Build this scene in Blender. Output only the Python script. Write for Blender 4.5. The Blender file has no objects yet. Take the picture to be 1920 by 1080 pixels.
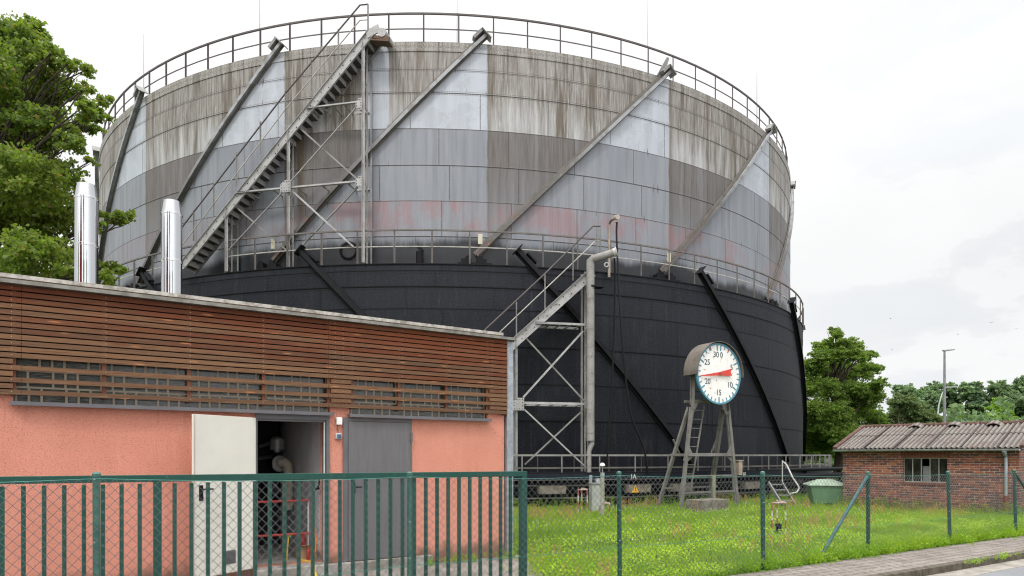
import bpy, math, random
import numpy as np
from mathutils import Vector, Matrix

S = bpy.context.scene
COL = S.collection
rad, sin, cos, pi = math.radians, math.sin, math.cos, math.pi
random.seed(7)
RNG = np.random.default_rng(11)

# ------------------------------------------------------------------ camera
F, CX, HY, EYE = 1283.0, 955.3, 853.0, 1.7      # focal length, optical centre and horizon of the photograph (1920 px wide)
cam = bpy.data.cameras.new('camera')
cam.sensor_width = 36.0
cam.lens = F / 1920 * 36
cam.shift_x = (960 - CX) / 1920
cam.shift_y = (HY - 540) / 1920
cam.clip_start = 0.05
cam.clip_end = 3000
camo = bpy.data.objects.new('camera', cam)
COL.objects.link(camo)
camo.location = (0, 0, EYE)
camo.rotation_euler = (rad(90), 0, 0)
S.camera = camo

# ------------------------------------------------------------------ sun and exposure
SUN_EL, SUN_AZ = rad(52), rad(205)               # high, behind the camera and a little to its left, veiled by cloud
sun = bpy.data.lights.new('sun', 'SUN')
sun.energy = 1.5
sun.angle = rad(10)
sun.color = (1, .96, .9)
suno = bpy.data.objects.new('sun', sun)
COL.objects.link(suno)
sd = Vector((sin(SUN_AZ) * cos(SUN_EL), cos(SUN_AZ) * cos(SUN_EL), sin(SUN_EL)))
suno.rotation_euler = sd.to_track_quat('Z', 'Y').to_euler()
S.view_settings.view_transform = 'Standard'
S.view_settings.look = 'None'
S.view_settings.gamma = 1
S.view_settings.exposure = 0.0
S.view_settings.use_curve_mapping = False
S.cycles.filter_width = 1.15

# ------------------------------------------------------------------ node expressions
class E:
    """a shader socket with arithmetic"""
    def __init__(s, nt, k): s.nt, s.k = nt, k
    def _m(s, op, *a):
        n = s.nt.nodes.new('ShaderNodeMath'); n.operation = op
        for i, v in enumerate((s,) + a):
            if isinstance(v, E): s.nt.links.new(v.k, n.inputs[i])
            else: n.inputs[i].default_value = v
        return E(s.nt, n.outputs[0])
    def __add__(s, o): return s._m('ADD', o)
    __radd__ = __add__
    def __sub__(s, o): return s._m('SUBTRACT', o)
    def __rsub__(s, o): return (s * -1) + o
    def __mul__(s, o): return s._m('MULTIPLY', o)
    __rmul__ = __mul__
    def __truediv__(s, o): return s._m('DIVIDE', o)
    def floor(s): return s._m('FLOOR')
    def frac(s): return s._m('FRACT')
    def abs(s): return s._m('ABSOLUTE')
    def mod(s, v): return s._m('FLOORED_MODULO', v)
    def min(s, v): return s._m('MINIMUM', v)
    def max(s, v): return s._m('MAXIMUM', v)
    def gt(s, v): return s._m('GREATER_THAN', v)
    def lt(s, v): return s._m('LESS_THAN', v)
    def pow(s, v): return s._m('POWER', v)
    def clamp(s): return s.min(1.0).max(0.0)
    def sm(s, a, b):
        """0 below a, 1 above b, smooth"""
        n = s.nt.nodes.new('ShaderNodeMapRange'); n.interpolation_type = 'SMOOTHSTEP'
        s.nt.links.new(s.k, n.inputs[0])
        if a > b:
            n.inputs[1].default_value, n.inputs[2].default_value = b, a
            n.inputs[3].default_value, n.inputs[4].default_value = 1, 0
        else:
            n.inputs[1].default_value, n.inputs[2].default_value = a, b
        return E(s.nt, n.outputs[0])

class Mat:
    def __init__(s, name, rough=.6, metal=0., spec=.5):
        s.m = bpy.data.materials.new(name); s.m.use_nodes = True
        s.nt = s.m.node_tree
        s.b = s.nt.nodes['Principled BSDF']
        s.b.inputs['Roughness'].default_value = rough
        s.b.inputs['Metallic'].default_value = metal
        s.b.inputs['Specular IOR Level'].default_value = spec
    def coord(s, kind='Object'):
        n = s.nt.nodes.new('ShaderNodeTexCoord'); return E(s.nt, n.outputs[kind])
    def pos(s):
        n = s.nt.nodes.new('ShaderNodeNewGeometry'); return E(s.nt, n.outputs['Position'])
    def rnd(s):
        n = s.nt.nodes.new('ShaderNodeNewGeometry'); return E(s.nt, n.outputs['Random Per Island'])
    def xyz(s, v):
        n = s.nt.nodes.new('ShaderNodeSeparateXYZ'); s.nt.links.new(v.k, n.inputs[0])
        return [E(s.nt, o) for o in n.outputs]
    def comb(s, x, y, z=0.0):
        n = s.nt.nodes.new('ShaderNodeCombineXYZ')
        for i, v in enumerate((x, y, z)):
            if isinstance(v, E): s.nt.links.new(v.k, n.inputs[i])
            else: n.inputs[i].default_value = v
        return E(s.nt, n.outputs[0])
    def noise(s, v, scale=1., detail=4., rough=.55, dist=0.):
        n = s.nt.nodes.new('ShaderNodeTexNoise'); s.nt.links.new(v.k, n.inputs['Vector'])
        n.inputs['Scale'].default_value = scale; n.inputs['Detail'].default_value = detail
        n.inputs['Roughness'].default_value = rough; n.inputs['Distortion'].default_value = dist
        return E(s.nt, n.outputs[0])
    def white(s, v):
        n = s.nt.nodes.new('ShaderNodeTexWhiteNoise'); n.noise_dimensions = '3D'
        s.nt.links.new(v.k, n.inputs['Vector']); return E(s.nt, n.outputs['Value'])
    def vor(s, v, scale=1., feature='F1'):
        n = s.nt.nodes.new('ShaderNodeTexVoronoi'); n.feature = feature
        s.nt.links.new(v.k, n.inputs['Vector']); n.inputs['Scale'].default_value = scale
        return E(s.nt, n.outputs['Distance'])
    def mix(s, f, a, b):
        n = s.nt.nodes.new('ShaderNodeMix'); n.data_type = 'RGBA'
        for i, v in ((0, f), (6, a), (7, b)):
            if isinstance(v, E): s.nt.links.new(v.k, n.inputs[i])
            elif i == 0: n.inputs[0].default_value = v
            else: n.inputs[i].default_value = (*v, 1)
        return E(s.nt, n.outputs[2])
    def color(s, c):
        if isinstance(c, E): s.nt.links.new(c.k, s.b.inputs['Base Color'])
        else: s.b.inputs['Base Color'].default_value = (*c, 1)
        return s
    def rough(s, e): s.nt.links.new(e.k, s.b.inputs['Roughness']); return s
    def bump(s, e, dist=.01, strength=1.):
        n = s.nt.nodes.new('ShaderNodeBump'); n.inputs['Distance'].default_value = dist
        n.inputs['Strength'].default_value = strength
        s.nt.links.new(e.k, n.inputs['Height']); s.nt.links.new(n.outputs[0], s.b.inputs['Normal']); return s

def flat(name, c, rough=.6, metal=0., var=.12, scale=3., c2=None, spec=.35, bump=0.):
    m = Mat(name, rough, metal, spec if max(c) > .05 else .12)
    o = m.coord()
    n = m.noise(o, scale, 5, .6)
    d = c2 or tuple(x * (1 - var * 2.2) for x in c)
    m.color(m.mix(n.sm(.35, .68), c, d))
    if bump: m.bump(m.noise(o, 60, 3), bump)
    return m.m

# ------------------------------------------------------------------ world: bright overcast, brighter towards the zenith
W = bpy.data.worlds.new('World'); S.world = W; W.use_nodes = True
class WM(Mat):
    def __init__(s, nt): s.nt = nt
wm = WM(W.node_tree)
bg = W.node_tree.nodes['Background']
sky = W.node_tree.nodes.new('ShaderNodeTexSky'); sky.sky_type = 'NISHITA'; sky.sun_disc = False
sky.sun_elevation = SUN_EL; sky.sun_rotation = SUN_AZ
dirv = wm.coord('Generated'); dx, dy, dz = wm.xyz(dirv)
cl3 = wm.noise(wm.comb(dx * 1.0 + 3.1, dy, dz * 2.6), 3.1, 9, .58, .15)
cl = wm.noise(wm.comb(dx * 1.0, dy * 1.0, dz * 2.4), 2.3, 7, .55, .3)
cl2 = wm.noise(wm.comb(dx, dy, dz * 2.0), 6.0, 6, .55)
lum = (dz.sm(.50, .98) * 3.1 + .955 + dz.sm(.15, .5) * .12) * (dz.sm(-.12, .02) * .75 + .25)
lum = lum + (cl - .5) * .20 + (cl2 - .5) * .06 + (cl3.sm(.50, .535) - .5) * .045 * dx.sm(.3, .5) * dz.sm(.42, .25)
lum = lum + (dy * -1).sm(.1, .9) * .95
shade = wm.mix(dx.sm(.10, .55) * .75 * cl3.sm(.56, .44), (1, 1, 1), (.925, .955, .99))
n = W.node_tree.nodes.new('ShaderNodeVectorMath'); n.operation = 'SCALE'
W.node_tree.links.new(shade.k, n.inputs[0]); W.node_tree.links.new((lum * 10.0).k, n.inputs['Scale'])
cloud = E(W.node_tree, n.outputs[0])
fin = wm.mix(.96, E(W.node_tree, sky.outputs[0]), cloud)
W.node_tree.links.new(fin.k, bg.inputs['Color'])
bg.inputs['Strength'].default_value = 0.1

# ------------------------------------------------------------------ meshes
class MB:
    """collects faces; build() links them as ONE mesh object"""
    def __init__(s, M=None): s.v, s.f, s.uv, s.M = [], [], [], M
    def add(s, vs, fs):
        o = len(s.v); s.v += [tuple(x) for x in vs]; s.f += [tuple(i + o for i in q) for q in fs]; return s
    def box(s, x0, x1, y0, y1, z0, z1):
        return s.add([(x0,y0,z0),(x1,y0,z0),(x1,y1,z0),(x0,y1,z0),(x0,y0,z1),(x1,y0,z1),(x1,y1,z1),(x0,y1,z1)],
                     [(0,3,2,1),(4,5,6,7),(0,1,5,4),(1,2,6,5),(2,3,7,6),(3,0,4,7)])
    def bar(s, p, q, w, h=None, up=(0,0,1), ov=0.):
        """rectangular bar from p to q, w across, h along up"""
        h = h or w; p, q = Vector(p), Vector(q); d = (q - p).normalized(); up = Vector(up)
        p = p - d * ov; q = q + d * ov
        if abs(d.dot(up)) > .98: up = Vector((0, 1, 0)) if abs(d.y) < .9 else Vector((1, 0, 0))
        a = d.cross(up).normalized(); b = a.cross(d).normalized(); a = a * w / 2; b = b * h / 2
        vs = [p-a-b, p+a-b, p+a+b, p-a+b, q-a-b, q+a-b, q+a+b, q-a+b]
        return s.add(vs, [(0,3,2,1),(4,5,6,7),(0,1,5,4),(1,2,6,5),(2,3,7,6),(3,0,4,7)])
    def angle(s, p, q, w, t=.008, up=(0,0,1), out=(0,-1,0)):
        """L-section bar: one leg along up, one along out"""
        p, q = Vector(p), Vector(q); d = (q - p).normalized(); up = Vector(up)
        a = Vector(out); a = (a - d * a.dot(d)).normalized(); b = d.cross(a).normalized()
        if b.dot(up) < 0: b = -b
        pr = [(0,0),(w,0),(w,t),(t,t),(t,w),(0,w)]
        vs = [p + a*x + b*y for x, y in pr] + [q + a*x + b*y for x, y in pr]
        n = 6
        return s.add(vs, [tuple(range(n)), tuple(range(2*n-1, n-1, -1))] + [(i, (i+1) % n, n+(i+1) % n, n+i) for i in range(n)])
    def tube(s, pts, r, n=8, cap=True):
        pts = [Vector(p) for p in pts]; rs = r if isinstance(r, (list, tuple)) else [r] * len(pts)
        base = len(s.v); prev = None
        for i, p in enumerate(pts):
            d = (pts[min(i+1, len(pts)-1)] - pts[max(i-1, 0)]).normalized()
            if prev is None:
                a = d.cross(Vector((0,0,1)))
                if a.length < .05: a = d.cross(Vector((1,0,0)))
            else: a = prev - d * prev.dot(d)
            a.normalize(); prev = a; b = d.cross(a)
            for k in range(n):
                t = 2*pi*k/n; s.v.append(tuple(p + (a*cos(t) + b*sin(t)) * rs[i]))
        for i in range(len(pts)-1):
            for k in range(n):
                s.f.append((base+i*n+k, base+i*n+(k+1) % n, base+(i+1)*n+(k+1) % n, base+(i+1)*n+k))
        if cap:
            s.f.append(tuple(base+k for k in range(n-1, -1, -1)))
            s.f.append(tuple(base+(len(pts)-1)*n+k for k in range(n)))
        return s
    def lathe(s, prof, n=24, c=(0,0,0), cap=True):
        """(radius, z) profile about a vertical axis"""
        base = len(s.v)
        for r, z in prof:
            for k in range(n):
                t = 2*pi*k/n; s.v.append((c[0]+r*cos(t), c[1]+r*sin(t), c[2]+z))
        for i in range(len(prof)-1):
            for k in range(n): s.f.append((base+i*n+k, base+i*n+(k+1) % n, base+(i+1)*n+(k+1) % n, base+(i+1)*n+k))
        if cap:
            s.f.append(tuple(base+k for k in range(n-1, -1, -1))); s.f.append(tuple(base+(len(prof)-1)*n+k for k in range(n)))
        return s
    def plate(s, pts, d):
        """polygon pts thickened by vector d"""
        n = len(pts); d = Vector(d); vs = [Vector(p) for p in pts]; vs += [p + d for p in vs]
        return s.add(vs, [tuple(range(n)), tuple(range(2*n-1, n-1, -1))] + [(i, (i+1) % n, n+(i+1) % n, n+i) for i in range(n)])
    def build(s, name, mat, parent=None, world=False, smooth=False, uv=None, bevel=0):
        me = bpy.data.meshes.new(name)
        vs = s.v
        if world and parent is not None:
            Mi = rootmat(parent).inverted(); vs = [tuple(Mi @ Vector(v)) for v in vs]
        me.from_pydata(vs, [], s.f)
        me.materials.append(mat)
        if uv: set_uv(me, uv)
        if smooth: me.polygons.foreach_set('use_smooth', [True] * len(me.polygons))
        me.update()
        fix_normals(me)
        o = bpy.data.objects.new(name, me); COL.objects.link(o)
        if smooth: 
            try: me.set_sharp_from_angle(angle=rad(38))
            except Exception: pass
        if bevel:
            b = o.modifiers.new('bevel', 'BEVEL'); b.width = bevel; b.segments = 2; b.limit_method = 'ANGLE'
        if parent is not None: o.parent = parent
        return o

import bmesh
def fix_normals(me):
    bm = bmesh.new(); bm.from_mesh(me); bmesh.ops.recalc_face_normals(bm, faces=bm.faces); bm.to_mesh(me); bm.free()

def set_uv(me, fn):
    """fn(co, normal) -> (u, v) in metres; 'box' projects by the dominant horizontal axis"""
    lay = me.uv_layers.new(name='UVMap')
    for p in me.polygons:
        nn = p.normal
        for li in p.loop_indices:
            co = me.vertices[me.loops[li].vertex_index].co
            if fn == 'box':
                if abs(nn.z) > .75: u, v = co.x, co.y
                elif abs(nn.x) > abs(nn.y): u, v = co.y + 7.13, co.z
                else: u, v = co.x, co.z
            else: u, v = fn(co, nn)
            lay.data[li].uv = (u, v)

MATS = {}
def rootmat(o):
    M = Matrix.Identity(4)
    while o is not None:
        M = Matrix.LocRotScale(o.location, o.rotation_euler, o.scale) @ M; o = o.parent
    return M
def tag(o, label, cat, group=None, kind=None):
    o['label'] = label; o['category'] = cat
    if group: o['group'] = group
    if kind: o['kind'] = kind
    return o
def thing(name, label, cat, loc=(0,0,0), rz=0., group=None):
    o = bpy.data.objects.new(name, None); COL.objects.link(o); o.empty_display_size = .2
    o.location = loc; o.rotation_euler = (0, 0, rz)
    return tag(o, label, cat, group)
def inst(me_obj, name, parent, loc, rot=(0,0,0)):
    """another part sharing me_obj's mesh"""
    o = bpy.data.objects.new(name, me_obj.data); COL.objects.link(o); o.parent = parent
    o.location = loc; o.rotation_euler = rot; return o
def structure(o, label=None, cat='ground'):
    o['kind'] = 'structure'; o['label'] = label; o['category'] = cat; return o
def fast_mesh(name, V, Q, mat, parent=None, k=4):
    """V (n,3), Q (m,k) numpy -> mesh object"""
    me = bpy.data.meshes.new(name)
    me.vertices.add(len(V)); me.vertices.foreach_set('co', V.astype(np.float32).ravel())
    me.loops.add(Q.size); me.loops.foreach_set('vertex_index', Q.astype(np.int32).ravel())
    me.polygons.add(len(Q)); me.polygons.foreach_set('loop_start', np.arange(0, Q.size, k, dtype=np.int32))
    me.polygons.foreach_set('loop_total', np.full(len(Q), k, dtype=np.int32))
    me.materials.append(mat); me.update(calc_edges=True)
    o = bpy.data.objects.new(name, me); COL.objects.link(o)
    if parent is not None: o.parent = parent
    return o
def text_mesh(name, body, size, mat, parent, M, ext=.002, align='CENTER', bold=0.):
    cu = bpy.data.curves.new(name, 'FONT'); cu.body = body; cu.size = size; cu.align_x = align; cu.align_y = 'CENTER'
    cu.extrude = ext; cu.offset = bold
    t = bpy.data.objects.new('tmp', cu); COL.objects.link(t)
    dg = bpy.context.evaluated_depsgraph_get()
    me = bpy.data.meshes.new_from_object(t.evaluated_get(dg)); bpy.data.objects.remove(t)
    me.transform(M); me.materials.clear(); me.materials.append(mat); me.name = name
    o = bpy.data.objects.new(name, me); COL.objects.link(o); o.parent = parent
    return o
def at(px, py, Y):
    """point seen at photo pixel (px, py) at distance Y ahead of the camera"""
    return Vector(((px - CX) / F * Y, Y, EYE + (HY - py) / F * Y))
def ray_plane(px, py, P, N):
    """where the sight line of a measured pixel meets the vertical plane through P with normal N"""
    d = Vector(((px - CX) / F, 1, (HY - py) / F)); O = Vector((0, 0, EYE)); P, N = Vector(P), Vector(N)
    return O + d * ((P - O).dot(N) / d.dot(N))
# ------------------------------------------------------------------ materials
def mk_steel(name, base, dark, rust=.5, rough=.55, spots=.5):
    m = Mat(name, rough, 0., .35 if max(base) > .05 else .12)
    o = m.coord(); p = m.pos()
    n1 = m.noise(p, 2.2, 6, .65); n2 = m.noise(p, 14, 5, .6); n3 = m.noise(p, 45, 3)
    c = m.mix(n1.sm(.38, .66), base, tuple(x * .72 for x in base))
    c = m.mix(n2.sm(.60, .72) * spots, c, dark)
    c = m.mix((n1 * n2).sm(.34, .42) * rust, c, (.16, .065, .03))
    m.color(c); m.bump(n3, .003, .5); return m.m
STEEL_L = mk_steel('weathered_light_steel', (.36, .355, .35), (.05, .045, .042), .5, .6, .9)
STEEL_R = mk_steel('railing_steel', (.095, .08, .08), (.05, .035, .032), .35, .6, .7)
STEEL_M = mk_steel('grey_steel', (.23, .225, .215), (.08, .07, .06), .4, .55, .6)
STEEL_D = mk_steel('tarred_steel', (.016, .0165, .019), (.006, .006, .007), .05, .6, .5)
STEEL_Y = mk_steel('handrail_steel', (.40, .385, .35), (.13, .10, .08), .5, .5, .5)
STAND = mk_steel('stand_steel', (.185, .178, .165), (.06, .05, .035), .25, .6, .6)
TANK = mk_steel('tank_black', (.012, .012, .014), (.008, .008, .009), .1, .6, .5)
LEDGE = mk_steel('ledge_steel', (.12, .115, .10), (.03, .027, .022), .3, .6, .8)
ZINC = flat('galvanised_zinc', (.40, .43, .46), .42, .55, .10, 9, (.27, .30, .33))
PIPEZ = mk_steel('insulation_sheet', (.27, .262, .25), (.07, .062, .055), .55, .6, .9)
CHROME = Mat('polished_stainless', .10, 1.0)
_n = CHROME.noise(CHROME.coord(), 1.5, 3)
CHROME.color((.56, .565, .58)); CHROME.rough(_n * .08 + .05); CHROME.bump(CHROME.noise(CHROME.coord(), 2.5, 2), .006, .35); CHROME = CHROME.m
CONC = flat('weathered_concrete', (.36, .34, .31), .9, 0, .2, 5, (.17, .155, .13), bump=.004)
CONC_D = flat('mossy_concrete', (.21, .185, .155), .95, 0, .2, 9, (.10, .085, .06), bump=.006)
WHITE = flat('white_plastic', (.80, .79, .76), .45, 0, .03)
BLACK = flat('black_rubber', (.012, .012, .013), .5, 0, .1)
GREENP = Mat('green_fence_paint', .45, 0, .3)
_p = GREENP.pos(); _a = GREENP.noise(_p, 4, 5, .6); _b = GREENP.noise(_p, 30, 4)
GREENP.color(GREENP.mix(_b.sm(.62, .70) * .5, GREENP.mix(_a, (.0085, .054, .040), (.015, .074, .057)), (.10, .13, .11)))
GREENP.bump(_b, .001); GREENP = GREENP.m
GREENP2 = flat('faded_green_paint', (.060, .155, .120), .5, .0, .15, 12, (.03, .10, .078))
WIRE = flat('green_coated_wire', (.13, .14, .15), .5, .0, .2, 1.3, (.08, .092, .10))
REDP = flat('red_paint', (.42, .03, .02), .4)
REDW = Mat('red_white_paint', .6)
_z = REDW.xyz(REDW.pos())[2]
REDW.color(REDW.mix(REDW.noise(REDW.pos(), 20, 3).sm(.58, .66) * .6, REDW.mix((_z * 2.6 + .2).frac().gt(.55), (.50, .44, .40), (.33, .085, .05)), (.20, .12, .08))); REDW = REDW.m
YEL = flat('yellow_plastic', (.75, .50, .03), .4)
ORA = flat('orange_cable', (.80, .20, .03), .5)
CARD = flat('brown_cardboard', (.38, .22, .11), .85)
BIN = flat('pale_green_plastic', (.13, .27, .135), .45, 0, .2, 3, (.10, .21, .11))
BINL = flat('faded_bin_lid', (.33, .42, .32), .5, 0, .15, 6, (.20, .29, .18))
DARKGREY = Mat('anthracite_door_paint', .5)
_p = DARKGREY.coord(); _x, _y, _zz = DARKGREY.xyz(_p)
DARKGREY.color(DARKGREY.mix(DARKGREY.noise(DARKGREY.comb(_x * 9, _y, _zz * .7), 3, 4).sm(.3, .7), (.115, .11, .115), (.135, .13, .135))); DARKGREY.bump(DARKGREY.noise(_p, 140, 2), .0008); DARKGREY = DARKGREY.m
CREAM = flat('cream_door_paint', (.74, .71, .64), .35, 0, .05, 1.1)
FRAME_G = flat('grey_metal_frame', (.135, .13, .14), .45, 0, .08)

# orange roughcast wall
ORANGE = Mat('orange_roughcast', .95, 0, .2)
_o = ORANGE.coord(); _x, _y, _z = ORANGE.xyz(_o)
_g = ORANGE.noise(ORANGE.comb(_x, _y, _z * 1.25), 62, 4, .7, .5); _l = ORANGE.noise(_o, 1.2, 4)
_c = ORANGE.mix(_l.sm(.3, .7), (.75, .325, .24), (.68, .285, .205))
_c = ORANGE.mix(_g.sm(.36, .48), ORANGE.mix(.6, _c, (.36, .11, .07)), _c)
_dirt = (_z + ORANGE.noise(_o, 5, 4) * -.40).sm(.16, -.06) 
_c = ORANGE.mix(_dirt * .8, _c, (.13, .085, .055))
_ws = ORANGE.noise(ORANGE.comb(_x * 6, _y, _z * .5), 1.3, 5, .7)
_c = ORANGE.mix(_ws.sm(.55, .72) * _z.sm(1.2, 2.3) * .30, _c, (.40, .15, .10))
_c = ORANGE.mix(_ws.sm(.45, .32) * .22, _c, (.86, .42, .32))
ORANGE.color(_c); ORANGE.bump(_g.sm(.28, .62) + ORANGE.noise(_o, 150, 2) * .25,   .007, .8); ORANGE = ORANGE.m

# timber slats: one tint per board, grain along it, paler and greyer where rain reaches
WOOD = Mat('weathered_larch_slats', .75, 0, .3)
_o = WOOD.coord(); _x, _y, _z = WOOD.xyz(_o)
_row = ((_z - 2.37) / .0685).floor()
_seg = ((_x + 3.02).gt(0) * 3.1) + _row
_r = WOOD.white(WOOD.comb(_seg, _row * .37, 1.3)); _r2 = WOOD.white(WOOD.comb(_row, 9.2, 4.1))
_gr = WOOD.noise(WOOD.comb(_x * .9 + _row * 7.7, _y, _z * 34), 2.6, 6, .65, .5)
_bl = WOOD.noise(WOOD.comb(_x * .8 + _row * 3.1, _row * 1.7, _z * 3), 1.3, 4, .6)
_we = ((_z - 2.3) / 1.3).min(1.0).max(0.0)
_red = WOOD.mix(_r, (.215, .060, .022), (.118, .033, .013))
_brn = WOOD.mix(_r2, (.195, .100, .050), (.112, .060, .033))
_f = (_we + (_r - .5) * .35 + (_bl - .5) * 1.1 + (_x + 4.0) * .045).sm(.50, .98)
_c = WOOD.mix(_f, _brn, _red)
_c = WOOD.mix(_gr.sm(.48, .66) * .75, _c, (.075, .035, .02))
_c = WOOD.mix(_gr.sm(.42, .30) * .5 * (1.15 - _f), _c, (.29, .20, .13))
_kn = WOOD.vor(WOOD.comb(_x * 1.7 + _row * 13.3, 0.0, _z * 14), 1.0)
_c = WOOD.mix(_kn.sm(.15, .06) * .8, _c, (.42, .18, .07))
_kd = (_z - 2.37) / .0685
WOOD.color(_c); WOOD.bump(_gr, .003, .7); WOOD = WOOD.m
BATTEN = flat('red_brown_batten', (.17, .065, .035), .8)

# glass blocks behind the slats
GB = Mat('glass_block_window', .18, 0, .5)
_u, _v, _ = GB.xyz(GB.coord('UV'))
_rw = (_v / .19).floor(); _ru = _u + _rw * .13
_cell = (_ru / .48).frac()          # wide, narrow, narrow
_d = (_cell - .0).abs().min((_cell - .5).abs()).min((_cell - .75).abs()).min((_cell - 1.0).abs())
_dv = (_v / .19).frac(); _dv = _dv.min(1 - _dv) * .19
_mort = (_d * .48).lt(.012).max(_dv.lt(.011))
_rim = (_d * .48).lt(.030).max(_dv.lt(.028))
_nz = GB.noise(GB.comb(_u * 3, _v * 30, 0.0), 3, 4); _nz2 = GB.noise(GB.comb(_u * 40, _v * 4, 0.0), 2, 3)
_c = GB.mix(_nz.sm(.35, .7), (.022, .025, .022), (.12, .125, .115))
_c = GB.mix(_nz2.sm(.55, .75) * .5, _c, (.11, .11, .10))
_c = GB.mix(_rim * .5, _c, (.035, .035, .03))
_c = GB.mix(_mort, _c, (.34, .29, .22))
GB.color(_c); GB.rough(_mort * .7 + .15); GB.bump(_rim * -.5 + _mort, .006, .6); GB = GB.m

# ------------------------------------------------------------------ gasholder measurements
D0 = 42.0; PHI = rad(-4.3133)
GC = Vector((D0 * sin(PHI), D0 * cos(PHI), 0))
RU, RL, RG, RT = 18.818, 19.405, 19.39, 20.64
ZT, ZD = 15.62, 7.96
G0, GS = 7.2, 21.5                 # azimuth of the guide tops on the upper lift, their spacing (degrees)
GRUN = 22.5                        # degrees each guide runs back while falling from 15.85 to 8.4
USEAM = [14.69, 13.91, 12.70, 11.47, 10.27, 9.07]
LSEAM = [7.74, 7.22, 6.49, 5.27, 4.04, 2.82]

def shell_uv(R):
    return lambda co, nn: ((math.degrees(math.atan2(co.x, -co.y))) , co.z)

def joints(m, th, z, seams, zt, zb, R, L, w=.020):
    """dark vertical plate joints staggered row by row, and horizontal laps"""
    rowi = None; near = None
    lines = None
    for s in seams:
        d = (z - s).abs(); lines = d if lines is None else lines.min(d)
    idx = None
    for s in seams:
        g = z.gt(s); idx = g if idx is None else idx + g
    off = (idx * .5 + (idx * idx) * .13).frac()
    uu = th * (pi / 180 * R) / L + off
    v = (uu.frac()); v = v.min(1 - v) * L
    return lines, v, idx, uu

# upper lift paint
US = Mat('upper_lift_paint', .5, 0, .4)
th, z, _ = US.xyz(US.coord('UV'))
arc = th * (pi / 180 * RU)
V = US.comb
lines, vj, idx, uu = joints(US, th, z, USEAM, ZT, ZD, RU, 2.36)
wob = (US.noise(V(arc * 3, z * 1.0, 3.3), 1.6, 4) - .5)
ph = (th - G0 + wob * .35) / GS
i0 = ph.floor(); fr = ph - i0                     # 0 right at a guide top, 1 at the next one
st1_ = US.noise(V(arc * 9.0, z * .42, 0.0), 1.5, 6, .7)
depth = (15.8 - z) / (15.8 - 8.4) * (GRUN / GS)    # how far back the guide on the right has come
dirty0 = (1 - depth - fr + (st1_ - .5) * .03).sm(-.010, .012)
edge = fr.sm(.0, .012)
under_fade = z.sm(8.9, 11.6)
stairclean = (th + wob * .2).sm(-5.2, -5.0) * (th + wob * .2).sm(-2.65, -2.85)
dirty = dirty0 * edge * (1 - stairclean)
st1 = US.noise(V(arc * 9.0, z * .42, 0.0), 1.5, 6, .7)
st2 = US.noise(V(arc * 2.2, z * .16, 5.0), 1.2, 4, .6)
st3 = US.noise(V(arc * 26.0, z * 1.3, 2.0), 1.2, 4, .7)
blot = US.noise(V(arc, z, 8.0), 1.1, 5, .6)
fine = US.noise(V(arc, z, 1.0), 22, 4, .65)
upper = z.gt(12.70)
pl = US.white(V(uu.floor(), idx, 2.2))
cu = US.mix(st2.sm(.35, .65), (.37, .395, .435), (.315, .335, .37))
cl_ = US.mix(st2.sm(.3, .7), (.165, .18, .205), (.205, .22, .245))
cl_ = US.mix(pl * .35, cl_, (.235, .245, .27))
clean = US.mix(upper, cl_, cu)
clean = US.mix(US.noise(V(arc * 7, z * .5, 20.0), 1.1, 5, .65).sm(.55, .75) * .22, clean, (.10, .10, .11))
repaint = (blot - .52).abs().sm(.02, .0) * 0
clean = US.mix(US.noise(V(arc * 4.5, z * .22, 23.0), 1.2, 5, .6).sm(.46, .68) * .38 * (1 - upper), clean, (.105, .11, .12))
clean = US.mix(US.noise(V(arc * 3.2, z * .3, 27.0), 1.2, 5, .6).sm(.52, .68) * .22, clean, (.27, .28, .30))
patch = US.noise(V(arc * .8, z * 1.0, 31.0), .9, 5, .7).sm(.50, .51) * z.sm(12.72, 12.75) * z.sm(15.0, 14.6)
clean = US.mix(patch * .2, clean, (.47, .51, .575))
du = US.mix(st1.sm(.40, .62), (.130, .115, .096), (.235, .222, .205))
du = US.mix(st3.sm(.50, .66) * .5, du, (.37, .36, .34))
du = US.mix(st2.sm(.55, .7) * z.sm(15.2, 13.2) * .75, du, (.42, .42, .42))
du = US.mix(st2.sm(.49, .38) * .8, du, (.080, .060, .040))
du = US.mix(st1.sm(.42, .34) * .6, du, (.07, .055, .04))
du = US.mix(z.sm(14.2, 12.9) * st2.sm(.42, .6) * .5, du, (.40, .41, .42))
dl = US.mix(st1.sm(.35, .65), (.085, .074, .068), (.125, .113, .107))
dl = US.mix(st2.sm(.52, .72) * .5, dl, (.19, .19, .20))
dl = US.mix(st2.sm(.45, .34) * .6, dl, (.055, .04, .025))
dirtc = US.mix(upper, dl, du)
lowfade = z.sm(8.6, 11.5) * .75 + .10 
lowfade = lowfade + z.sm(11.2, 12.0) * .25
dirtw = (dirty * lowfade * (st1 * .5 + .78)).clamp()
c = US.mix(dirtw, clean, dirtc)
c = US.mix(fr.sm(.05, .0) * edge * dirty * .55, c, (.075, .052, .032))
c = US.mix(((th + 12.2).abs()).sm(.7, .0) * z.sm(9.2, 10.4) * z.sm(12.9, 12.2) * .75, c, (.085, .06, .03))
# faded red primer showing through the lowest full course
rz = z.sm(10.30, 10.24) * z.sm(8.95, 9.5)
redn = US.noise(V(arc * .75, z * .5, 13.0), 1.1, 6, .7) + (pl - .5) * .05 + (st1 - .5) * .42
redv = redn.sm(.48, .60) * rz * (th.sm(-22, -6) * .7 + .1) * (.95 - st1 * .45)
redv = redv * (st1.sm(.35, .6) * .5 + .5) + (redn.sm(.42, .52) * rz * .14)
c = US.mix((redv * .58).clamp(), c, (.27, .085, .08))
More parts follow.
